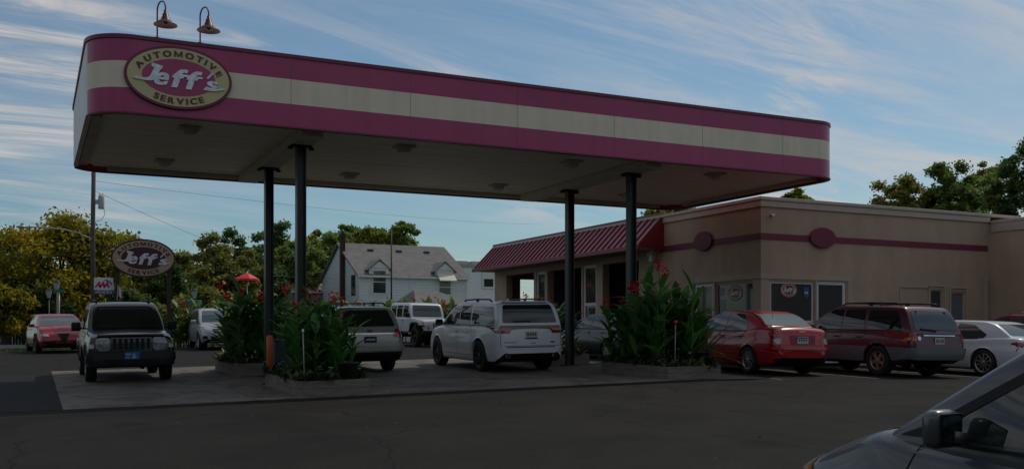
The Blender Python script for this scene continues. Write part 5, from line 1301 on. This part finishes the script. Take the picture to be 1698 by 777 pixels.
g2 = strip_ground(-6, 8, 55.8, 57.1, 'grass_verge'); g2['label'] = 'patch of grass verge beyond the street at the left'
g3 = strip_ground(-6, 6, 58.7, 62, 'grass_lawn'); g3['label'] = 'green lawn beyond the sidewalk at the far left'

# ------------------------------------------------------------------ house and other buildings
M_sid = mat('white_siding', (.76, .80, .82), .6, var=.04)
def siding_mat():
    m = M_sid; t = m.node_tree; N = t.nodes; L = t.links; tc = N.new('ShaderNodeTexCoord'); w = N.new('ShaderNodeTexWave'); w.bands_direction = 'Z'; w.wave_profile = 'SAW'; w.inputs['Scale'].default_value = 1.6
    L.new(tc.outputs['Object'], w.inputs[0]); b = N.new('ShaderNodeBump'); b.inputs['Strength'].default_value = 1; b.inputs['Distance'].default_value = .05; L.new(w.outputs[0], b.inputs['Height']); L.new(b.outputs[0], N['Principled BSDF'].inputs['Normal'])
siding_mat()
M_shing = mat('grey_shingles', (.16, .15, .145), .9, var=.22, vscale=2.5, bump=.5, bscale=12)
HU0, HU1, HV, HD = 21.1, 29.4, 68, 10.2; EZh, RZh = 5.93, 8.55; gH = gz(25, 68)
hs = empty('white_house', (25, HV, gH), 0, 'white house with grey shingle roof, two dormers and a brick chimney', 'house'); HO = Vector(hs.location)
def hpart(mb, name, m_, parent=None, **k):
    for v in mb.bm.verts: v.co -= HO
    return mb.build(name, m_, parent or hs, **k)
m = MB(); mid = HV+HD/2; z = gH
while z < EZh-.25:
    m.prism([(HU0, HV, z+.2), (HU0, HV-.045, z), (HU0, HV, z)], (HU1-HU0, 0, 0)); z += .2
hpart(m, 'front_siding', M_sid)
m = MB(); z = gH
while z < RZh-.45:
    e_ = 0 if z+.2 <= EZh else (z+.2-EZh)/((RZh-.12-EZh)/(HD/2)); a_, b_ = HV+e_, HV+HD-e_
    if b_-a_ > .2: m.prism([(HU0, a_, z+.2), (HU0-.045, a_, z), (HU0, a_, z)], (0, b_-a_, 0))
    z += .2
hpart(m, 'gable_siding', M_sid)
m = MB()
m.box(HU0, HU1, HV, HV+HD, gH-.3, EZh); m.prism([(HU0, HV, EZh), (HU0, HV+HD, EZh), (HU0, mid, RZh-.12)], (HU1-HU0, 0, 0)); hpart(m, 'wall', M_sid)
m = MB(); ov = .25; sl = (RZh-EZh)/(HD/2)
m.prism([(HU0-ov, HV-ov, EZh-sl*ov+.02), (HU0-ov, mid, RZh), (HU0-ov, HV+HD+ov, EZh-sl*ov+.02), (HU0-ov, HV+HD+ov, EZh-sl*ov-.13), (HU0-ov, mid, RZh-.15), (HU0-ov, HV-ov, EZh-sl*ov-.13)], (HU1-HU0+2*ov, 0, 0)); roof = hpart(m, 'roof', M_shing)
for px in (614, 661, 707):
    u, v, z = onV(px, 413, 71.9); m = MB(); m.box(u-.22, u+.22, 71.7, 72.2, RZh-.95, RZh-.50, bev=.05); hpart(m, 'roof_vent', mat('dark_vent', (.05, .05, .05), .6), roof)
m = MB(); m.box(HU0-ov, HU1+ov, HV-ov-.10, HV-ov, EZh-sl*ov-.14, EZh-sl*ov+.0); hpart(m, 'gutter', M_white)
def brick_mat():
    m = mat('chimney_brick', (.055, .028, .022), .9, var=.25, vscale=8, bump=.3); return m
m = MB(); u = 20.85; m.box(u-.06, u+.24, 71.6, 72.1, gH, RZh+.30); m.box(u-.12, u+.30, 71.54, 72.16, RZh+.30, RZh+.5); m.box(u+.0, u+.18, 71.7, 71.9, RZh+.5, RZh+.72); hpart(m, 'chimney', brick_mat())
def hwin(u0, u1, z0, z1, y, shade=False):
    m = MB(); f = .09
    m.box(u0-f, u1+f, y-.05, y, z0-f, z0); m.box(u0-f, u1+f, y-.05, y, z1, z1+f); m.box(u0-f, u0, y-.05, y, z0, z1); m.box(u1, u1+f, y-.05, y, z0, z1); m.box(u0, u1, y-.04, y, (z0+z1)/2-.03, (z0+z1)/2+.03)
    o = hpart(m, 'window', M_white); m = MB(); m.box(u0, u1, y-.02, y-.005, z0, (z0+z1)/2-.03); m.box(u0, u1, y-.02, y-.005, (z0+z1)/2+.03, z1)
    for v in m.bm.verts: v.co -= HO
    m.build('pane', M_glass, o); return o
def dormer(px0, px1, awn):
    u0 = onV(px0, 455, HV)[0]; u1 = onV(px1, 455, HV)[0]; uc = (u0+u1)/2; zt = 6.35; y = HV-.06
    m = MB(); m.box(u0, u1, y, HV+1.6, 4.3, zt); m.prism([(u0, y, zt), (u1, y, zt), (uc, y, zt+.55)], (0, 2.0, 0)); hpart(m, 'dormer_wall', M_sid)
    m = MB(); o = .18
    for s in (-1, 1):
        e0 = u0-o if s < 0 else u1+o; m.prism([(e0, y-.15, zt-.12), (uc, y-.15, zt+.66), (uc, y-.15, zt+.56), (e0, y-.15, zt-.20)], (0, 2.6, 0))
    hpart(m, 'dormer_roof', M_shing)
    m = MB(); m.prism([(u0-.02, y-.02, zt-.0), (u1+.02, y-.02, zt-.0), (uc, y-.02, zt+.50)], (0, -.05, 0)); hpart(m, 'dormer_gable', M_white)
    hwin(u0+.28, u1-.28, 4.55, 6.15 if not awn else 5.6, y)
    if awn: m = MB(); m.prism([(u0+.05, y, 6.2), (u0+.05, y-.75, 5.55), (u0+.05, y-.75, 5.48), (u0+.05, y, 6.1)], (u1-u0-.1, 0, 0)); hpart(m, 'window_awning', mat('cream_awning', (.6, .58, .5), .6))
dormer(612, 645, False); dormer(722, 752, True)
m = MB(); u_ = HU0-.05; m.box(u_, HU0, 71.2-2.2, 71.2-1.2, 4.4, 5.9)
o = hpart(m, 'side_window', M_glass)
m = MB(); m.box(HU0-.06, HU0+.08, HV-.06, HV+.06, gH, EZh-.1); m.box(HU1-.08, HU1+.06, HV-.06, HV+.06, gH, EZh-.1); m.box(24.9, 25.0, HV-.09, HV-.01, gH, EZh-.15); hpart(m, 'corner_trim', M_white)
# garage with hipped grey roof in front of the house
a = onV(690, 500, 60)[0]; b = onV(792, 500, 60)[0]; zr_ = onV(740, 481, 62)[2]; ze = onV(740, 505, 60)[2]
gr = empty('low_garage', ((a+b)/2, 60, gz(25, 60)), 0, 'low garage with a grey hipped roof in front of the white house', 'garage'); GO = Vector(gr.location)
m = MB(); m.box(a+.3, b-.3, 60.3, 65, gz(25, 60)-.2, ze)
for v in m.bm.verts: v.co -= GO
m.build('wall', M_sid, gr)
m = MB(); P_ = [(a, 60, ze), (b, 60, ze), (b, 65.3, ze), (a, 65.3, ze)]; Q_ = [(a+.8, 62.6, zr_), (b-2.0, 62.6, zr_)]
for f in ([P_[0], P_[1], Q_[1], Q_[0]], [P_[1], P_[2], Q_[1]], [P_[2], P_[3], Q_[0], Q_[1]], [P_[3], P_[0], Q_[0]], P_[::-1]): m.face(f)
for v in m.bm.verts: v.co -= GO
m.build('roof', M_shing, gr)
m = MB(); m.box(a, b, 59.93, 60, ze-.12, ze+.02)
for v in m.bm.verts: v.co -= GO
m.build('gutter', mat('dark_gutter', (.05, .06, .08), .5), gr)
# white warehouse farther back
def pbuild(name, label, cat, x0, x1, ytop, V, D, m_, extra=None):
    a = onV(x0, ytop, V); b = onV(x1, ytop, V); g = gz(a[0], V); e = empty(name, ((a[0]+b[0])/2, V, g), 0, label, cat); O = Vector(e.location)
    m = MB(); m.box(a[0], b[0], V, V+D, g-.3, a[2]); 
    for v in m.bm.verts: v.co -= O
    m.build('wall', m_, e); return e, O, a, b
M_wh = mat('white_block_wall', (.78, .80, .82), .6, var=.05)
e, O, a, b = pbuild('white_warehouse', 'plain white warehouse with a roof parapet behind the end of the service building', 'warehouse', 752, 850, 441, 84, 14, M_wh)
m = MB(); m.box(a[0]-.2, b[0], 83.8, 98, a[2], a[2]+.22)
for v in m.bm.verts: v.co -= O
m.build('parapet', mat('grey_parapet', (.35, .36, .36), .6), e)
for px in (765, 793):
    u = onV(px, 430, 88)[0]; m = MB(); m.box(u-.7, u+.7, 88, 89.5, a[2]+.2, a[2]+.85, bev=.05)
    for v in m.bm.verts: v.co -= O
    m.build('roof_unit', mat('grey_parapet', (.35, .36, .36), .6), e)
u0, _, z1 = onV(802, 462, 83.98); u1, _, z0 = onV(817, 475, 83.98)
m = MB(); m.box(u0-.2, u1+.2, 83.9, 83.99, z0-.2, z1+1.2)
for v in m.bm.verts: v.co -= O
w_ = m.build('window_frame', M_white, e); m = MB(); m.box(u0, u1, 83.86, 83.895, z0, z1)
for v in m.bm.verts: v.co -= O
m.build('pane', M_glass, w_)
m = MB(); zz_ = onV(808, 455, 83.5)[2]; m.bar((u0+.3, 83.9, zz_+1.2), (u0+.7, 83.3, zz_+.3), .12)
for v in m.bm.verts: v.co -= O
m.build('wall_bracket', M_dark, e)
# pinkish roofed building
a = onV(448, 478, 78); b = onV(556, 478, 78); zt = onV(500, 457, 81)[2]; g = gz(15, 78)
e = empty('pink_roof_building', ((a[0]+b[0])/2, 78, g), 0, 'low building with a faded pinkish roof between the columns and the white house', 'building'); O = Vector(e.location)
m = MB(); m.box(a[0], b[0]+3, 78, 84, g-.3, a[2]-.25)
for v in m.bm.verts: v.co -= O
m.build('wall', mat('grey_wall', (.25, .24, .23), .8), e)
m = MB(); m.prism([(a[0]-.3, 77.7, a[2]-.3), (a[0]-.3, 81, zt), (a[0]-.3, 84.3, a[2]-.3)], (b[0]-a[0]+3.5, 0, 0))
for v in m.bm.verts: v.co -= O
m.build('roof', mat('pink_roof', (.42, .33, .30), .8, var=.08, vscale=.7), e)

# ------------------------------------------------------------------ poles, signs, wires, street things
M_wood = mat('pole_wood', (.10, .085, .07), .9, var=.2, vscale=4)
u, _, ztp = onV(156, 250, 48); g = gz(u, 48)
e = empty('utility_pole', (u, 48, g), 0, 'tall grey wooden utility pole with a transformer rising behind the canopy end', 'utility pole')
m = MB(); m.tube([(0, 0, -.2), (-.06, 0, 5), (.02, 0, ztp+1.5-g)], [.115, .10, .08], 12); m.build('pole', M_wood, e)
zt_ = onV(166, 335, 48)[2]-g; m = MB(); m.lathe([(0, -.30), (.12, -.30), (.13, -.26), (.13, .24), (.11, .30), (0, .33)], c=(.30, 0, zt_), n=20); m.tube([(.24, 0, zt_+.3), (.24, 0, zt_+.42)], .02); m.tube([(.36, 0, zt_+.3), (.36, 0, zt_+.42)], .02); m.box(.05, .20, -.03, .03, zt_-.1, zt_+.1); m.build('transformer', mat('transformer_grey', (.42, .45, .46), .5), e)
m = MB(); m.tube([(.40, 0, zt_-.2), (.45, .0, zt_-.55), (.3, 0, zt_-.8), (.05, 0, zt_-.9)], .012, 6); m.box(-.12, -.02, -.05, .05, zt_+1.2, zt_+1.25); m.build('cable_drop', M_dark, e)
A_ = [onV(x, y, 47.7) for x, y in ((152, 396), (130, 386), (105, 380), (70, 377), (42, 376))]
m = MB(); m.tube([(p[0]-u, -.3, p[2]-g) for p in A_], .03, 8); p = A_[-1]; m.build('lamp_arm', mat('galvanised', (.40, .40, .38), .4, metal=.4), e)
m = MB(); m.lathe([(0, .06), (.12, .05), (.22, 0), (.2, -.05), (0, -.08)], c=(p[0]-u-.15, -.3, p[2]-g), n=16); m.build('street_lamp_head', mat('galvanised', (.4, .4, .38), .4), e)
def wire(p, q, sag, label, r=.014, name='overhead_wire', group=None):
    pts = []
    for i in range(25): t = i/24; v = Vector(p).lerp(Vector(q), t); v.z -= sag*4*t*(1-t); pts.append(v)
    m = MB(); m.tube(pts, r, 6); o = m.build(name, mat('wire_black', (.06, .06, .06), .6), None); tag(o, label, 'wire', group)
wire(onV(156, 300, 48), onV(900, 372, 95), .4, 'long overhead wire running right from the utility pole above the house', .008)
wire(onV(156, 316, 48), onV(560, 470, 95), .5, 'overhead wire running down right from the utility pole toward the chimney', .008)
wire(onV(-60, 402, 50), onV(156, 425, 48), .15, 'pale overhead cable, the upper of two reaching the pole from the left edge', .012)
wire(onV(-60, 424, 52), onV(156, 418, 48), .12, 'pale overhead cable, the lower of two reaching the pole from the left edge', .010)
wire(onV(280, 436, 62), onV(560, 462, 75), .2, 'thin overhead cable behind the left canopy columns', .009)
u, _, zt = onV(649, 380, 50); g = gz(u, 50)
e = empty('light_pole', (u, 50, g), 0, 'thin dark metal pole standing in front of the white house', 'pole')
m = MB(); m.tube([(0, 0, 0), (0, 0, zt-g)], [.05, .035], 10); m.build('pole', M_dark, e); m = MB(); m.box(-.12, .12, -.12, .12, 0, .12, bev=.02); m.build('base', M_dark, e)
# square club sign
x0, _, z1 = onV(156, 460, 41.3); x1, _, z0 = onV(188, 481, 41.3); zb = onV(170, 488, 41.3)[2]; g = gz(2, 41)
e = empty('club_sign', ((x0+x1)/2, 41.3, g), 0, 'small white sign with red letters and a blue strip beside the utility pole', 'sign'); O = Vector(e.location)
w2 = (x1-x0)/2
m = MB(); m.box(-w2, w2, 0, .08, z0-g, z1-g, bev=.008); m.build('white_panel', mat('sign_white', (.72, .72, .74), .5), e)
m = MB(); m.box(-w2, w2, .0, .08, zb-g, z0-g-.02, bev=.006); m.build('blue_panel', mat('sign_blue', (.03, .05, .22), .5), e)
m = MB(); ch = z1-z0; cm = (z0+z1)/2-g
for k, dx in enumerate((-.19, -.04, .11)): put_glyph(m, 'A', lambda v: Vector((dx-.02+v.x*.30+v.y*.07, -.006-.006*(v.z/.02+1)/2, cm-.13+v.y*.32)), .04)
m.box(-.27, .20, -.016, -.006, cm-.06, cm-.03)
m.build('red_letters', mat('sign_red', (.50, .02, .04), .5), e)
m = MB(); n = 26
pts = [(.0+.30*math.cos(R(a)), cm-.02+.20*math.sin(R(a))) for a in range(150, -5, -8)]; pts2 = [(.0+.25*math.cos(R(a)), cm-.03+.165*math.sin(R(a))) for a in range(0, 151, 8)]
m.prism([(p[0], -.004, p[1]) for p in pts[8:]+pts2[:11]], (0, -.008, 0)); m.build('blue_swoosh', mat('sign_blue2', (.04, .09, .40), .5), e)
m = MB(); put = 0
txt = 'APPROVED REPAIR'; ws = [glyph(c_, .02)[2] if c_ != ' ' else .3 for c_ in txt]; k = .10/.7; tot = sum(ws)*k+.02*(len(txt)-1); s_ = min(1, (2*w2-.08)/tot); x = -tot*s_/2
for c_, w_ in zip(txt, ws):
    if c_ != ' ': put_glyph(m, c_, lambda v: Vector((x+w_*k*s_/2+v.x*k*s_, -.012+.006*(v.z/.02-1), (zb+z0)/2-g-.05+v.y*k)), .02)
    x += (w_*k+.02)*s_
m.build('white_letters', mat('sign_white', (.7, .7, .7), .5), e)
m = MB(); m.bar((w2-.06, .12, 0), (w2-.06, .12, z1-g-.05), .05); m.bar((-w2+.06, .12, 0), (-w2+.06, .12, z1-g-.05), .05); m.build('post', M_dark, e)
# small flag on the sign post
x, _, z = onV(194, 485, 40.9); e = empty('small_flag', (x+.05, 40.85, z), 0, 'small red white and blue flag fixed to the left post of the oval sign', 'flag')
m = MB(); m.bar((-.05, 0, -.3), (-.02, 0, .3), .015); m.build('stick', M_white, e)
for nm, c0, a, b in (('white_cloth', (.6, .6, .6), 0, .10), ('red_cloth', (.4, .03, .04), .10, .15), ('blue_cloth', (.05, .07, .25), -.04, 0)):
    m = MB(); m.prism([(a-.0, 0, .28-a*1.2), (b, 0, .28-b*1.6), (b+.02, 0, -.18-b*.5), (a, 0, -.12)], (0, .006, 0)); m.build(nm, mat(nm, c0, .8), e)
# street name sign with pole, lanterns
u, _, z = onV(98, 482, 56.4); g = gz(u, 56); e = empty('street_name_sign', (u, 56.4, g), 0, 'green street name sign on a thin pole behind the red sedan', 'street sign')
m = MB(); m.tube([(0, 0, 0), (0, 0, z-g-.08)], .035, 8); m.build('pole', mat('galvanised', (.4, .4, .38), .4), e); m = MB(); m.box(-.25, .25, -.01, .01, z-g-.08, z-g+.08, bev=.003); m.build('sign_plate', mat('sign_green', (.015, .16, .10), .5), e)
def lantern(px, y, V, label, sc=1):
    u, _, z = onV(px, y, V); g = gz(u, V); e = empty('street_lantern', (u, V, g), 0, label, 'street lamp', 'old style lantern lamps by the street'); h = z-g
    m = MB(); m.tube([(0, 0, 0), (0, 0, .5), (0, 0, .52), (0, 0, h-.3)], [.09, .08, .045, .04], 10); m.build('post', M_dark, e)
    m = MB(); m.lathe([(.07, -.3), (.16, .05), (.16, .10)], c=(0, 0, h), n=6, smooth=False); m.build('lantern_glass', mat('lantern_glass', (.35, .38, .38), .2), e)
    m = MB(); m.lathe([(.19, .10), (.10, .22), (.03, .27), (.0, .36)], c=(0, 0, h), n=6, smooth=False); m.lathe([(0, -.34), (.09, -.32), (.08, -.29)], c=(0, 0, h), n=6); m.build('lantern_cap', M_dark, e)
lantern(94, 472, 57.0, 'old style lantern lamp just left above the green street sign'); lantern(81, 485, 60, 'old style lantern lamp farther back, left of the green street sign')
lantern(322, 486, 57, 'old style lantern lamp above the silver wagon'); 
x, _, z = onV(322, 502, 56.5); g = gz(x, 56); e = empty('green_street_box', (x, 56.5, g), 0, 'green box shaped sign on a post above the silver wagon', 'sign')
m = MB(); m.box(-.42, .42, -.1, .1, z-g-.17, z-g+.17, bev=.05); m.build('green_panel', mat('sign_green2', (.02, .15, .09), .5), e); m = MB(); m.tube([(0, 0, 0), (0, 0, z-g-.17)], .04, 8); m.build('post', M_dark, e)
# red parasol
x, _, z = onV(410, 452, 50); g = gz(x, 50); e = empty('red_parasol', (x, 50, g), 0, 'red parasol beyond the back left planter', 'parasol'); h = z-g
m = MB(); m.lathe([(0, 0), (.25, -.10), (.60, -.30), (.62, -.40), (.58, -.33), (.2, -.16), (0, -.10)], c=(0, 0, h), n=8, smooth=False); m.build('canopy', M_redf, e)
m = MB(); m.tube([(0, 0, 0), (0, 0, h+.06)], .025, 8); m.build('pole', M_white, e)
# low dark wooden fence at the far left
x0 = onV(-30, 545, 64)[0]; x1 = onV(40, 545, 64)[0]; zt = onV(0, 533, 64)[2]; g = gz(0, 64)
e = empty('wood_fence', ((x0+x1)/2, 64, g), 0, 'low dark wooden fence at the far left edge', 'fence'); O = Vector(e.location)
m = MB(); n = 14; w = (x1-x0)/n
for k in range(n): m.box(x0+k*w+.01, x0+(k+1)*w-.01, 64, 64.03, g, zt)
for v in m.bm.verts: v.co -= O
m.build('board_panel', mat('dark_fence_wood', (.03, .026, .022), .9, var=.2), e)
for k in range(3):
    m = MB(); xx = x0+(x1-x0)*k/2; m.box(xx-.06, xx+.06, 64.03, 64.15, g, zt+.08)
    for v in m.bm.verts: v.co -= O
    m.build('post', mat('dark_fence_wood', (.03, .026, .022), .9, var=.2), e)

# unseen wood, added behind and left of the viewer to darken reflections
def reflection_wood():
    rg = np.random.default_rng(77); n = 26000; cl = 150
    cc = np.stack([rg.uniform(-45, 60, cl), rg.uniform(-44, -34, cl), rg.uniform(1.5, 10, cl)], 1); cc[90:, 0] = rg.uniform(-46, -34, 60); cc[90:, 1] = rg.uniform(-40, 34, 60); idx = rg.integers(0, cl, n)
    p = cc[idx]+rg.normal(0, 1.7, (n, 3)); nv = rg.normal(size=(n, 3)); nv /= np.linalg.norm(nv, axis=1)[:, None]
    t = np.cross(nv, rg.normal(size=(n, 3))); t /= np.linalg.norm(t, axis=1)[:, None]; b = np.cross(nv, t); s = .75
    o = npmesh('unseen_wood', np.stack([p-t*s, p-b*s*.6, p+t*s, p+b*s*.6], 1).reshape(-1, 3), 4, L_dark); tag(o, 'unseen green wood added behind and left of the viewer for reflections', 'wood', kind='stuff')
reflection_wood()

def litter():
    rg = np.random.default_rng(3); n = 420; a = []
    for c_, sd, k in (((5.0, 17.5), (1.2, .35), 120), ((4.1, 19.3), (.25, 1.4), 90), ((13.1, 17.5), (1.2, .35), 80), ((8.5, 18), (5, 2.5), 80), ((6, 12), (6, 4), 50)):
        a.append(np.stack([rg.normal(c_[0], sd[0], k), rg.normal(c_[1], sd[1], k)], 1))
    a = np.concatenate(a); z = np.array([gz(x, y) for x, y in a])+.012; n = len(a); th = rg.uniform(0, 6.28, n); s = rg.uniform(.012, .035, n)[:, None]
    p = np.stack([a[:, 0], a[:, 1], z], 1); t = np.stack([np.cos(th), np.sin(th), rg.uniform(-.3, .3, n)], 1)*s; b = np.stack([-np.sin(th), np.cos(th), rg.uniform(-.3, .3, n)], 1)*s*.5
    o = npmesh('fallen_leaves', np.stack([p-t, p-b, p+t, p+b], 1).reshape(-1, 3), 4, mat('dry_leaf', (.10, .06, .025), .8, var=.5, vscale=3)); tag(o, 'small dry fallen leaves scattered around the planters', 'fallen leaves', kind='stuff')
litter()
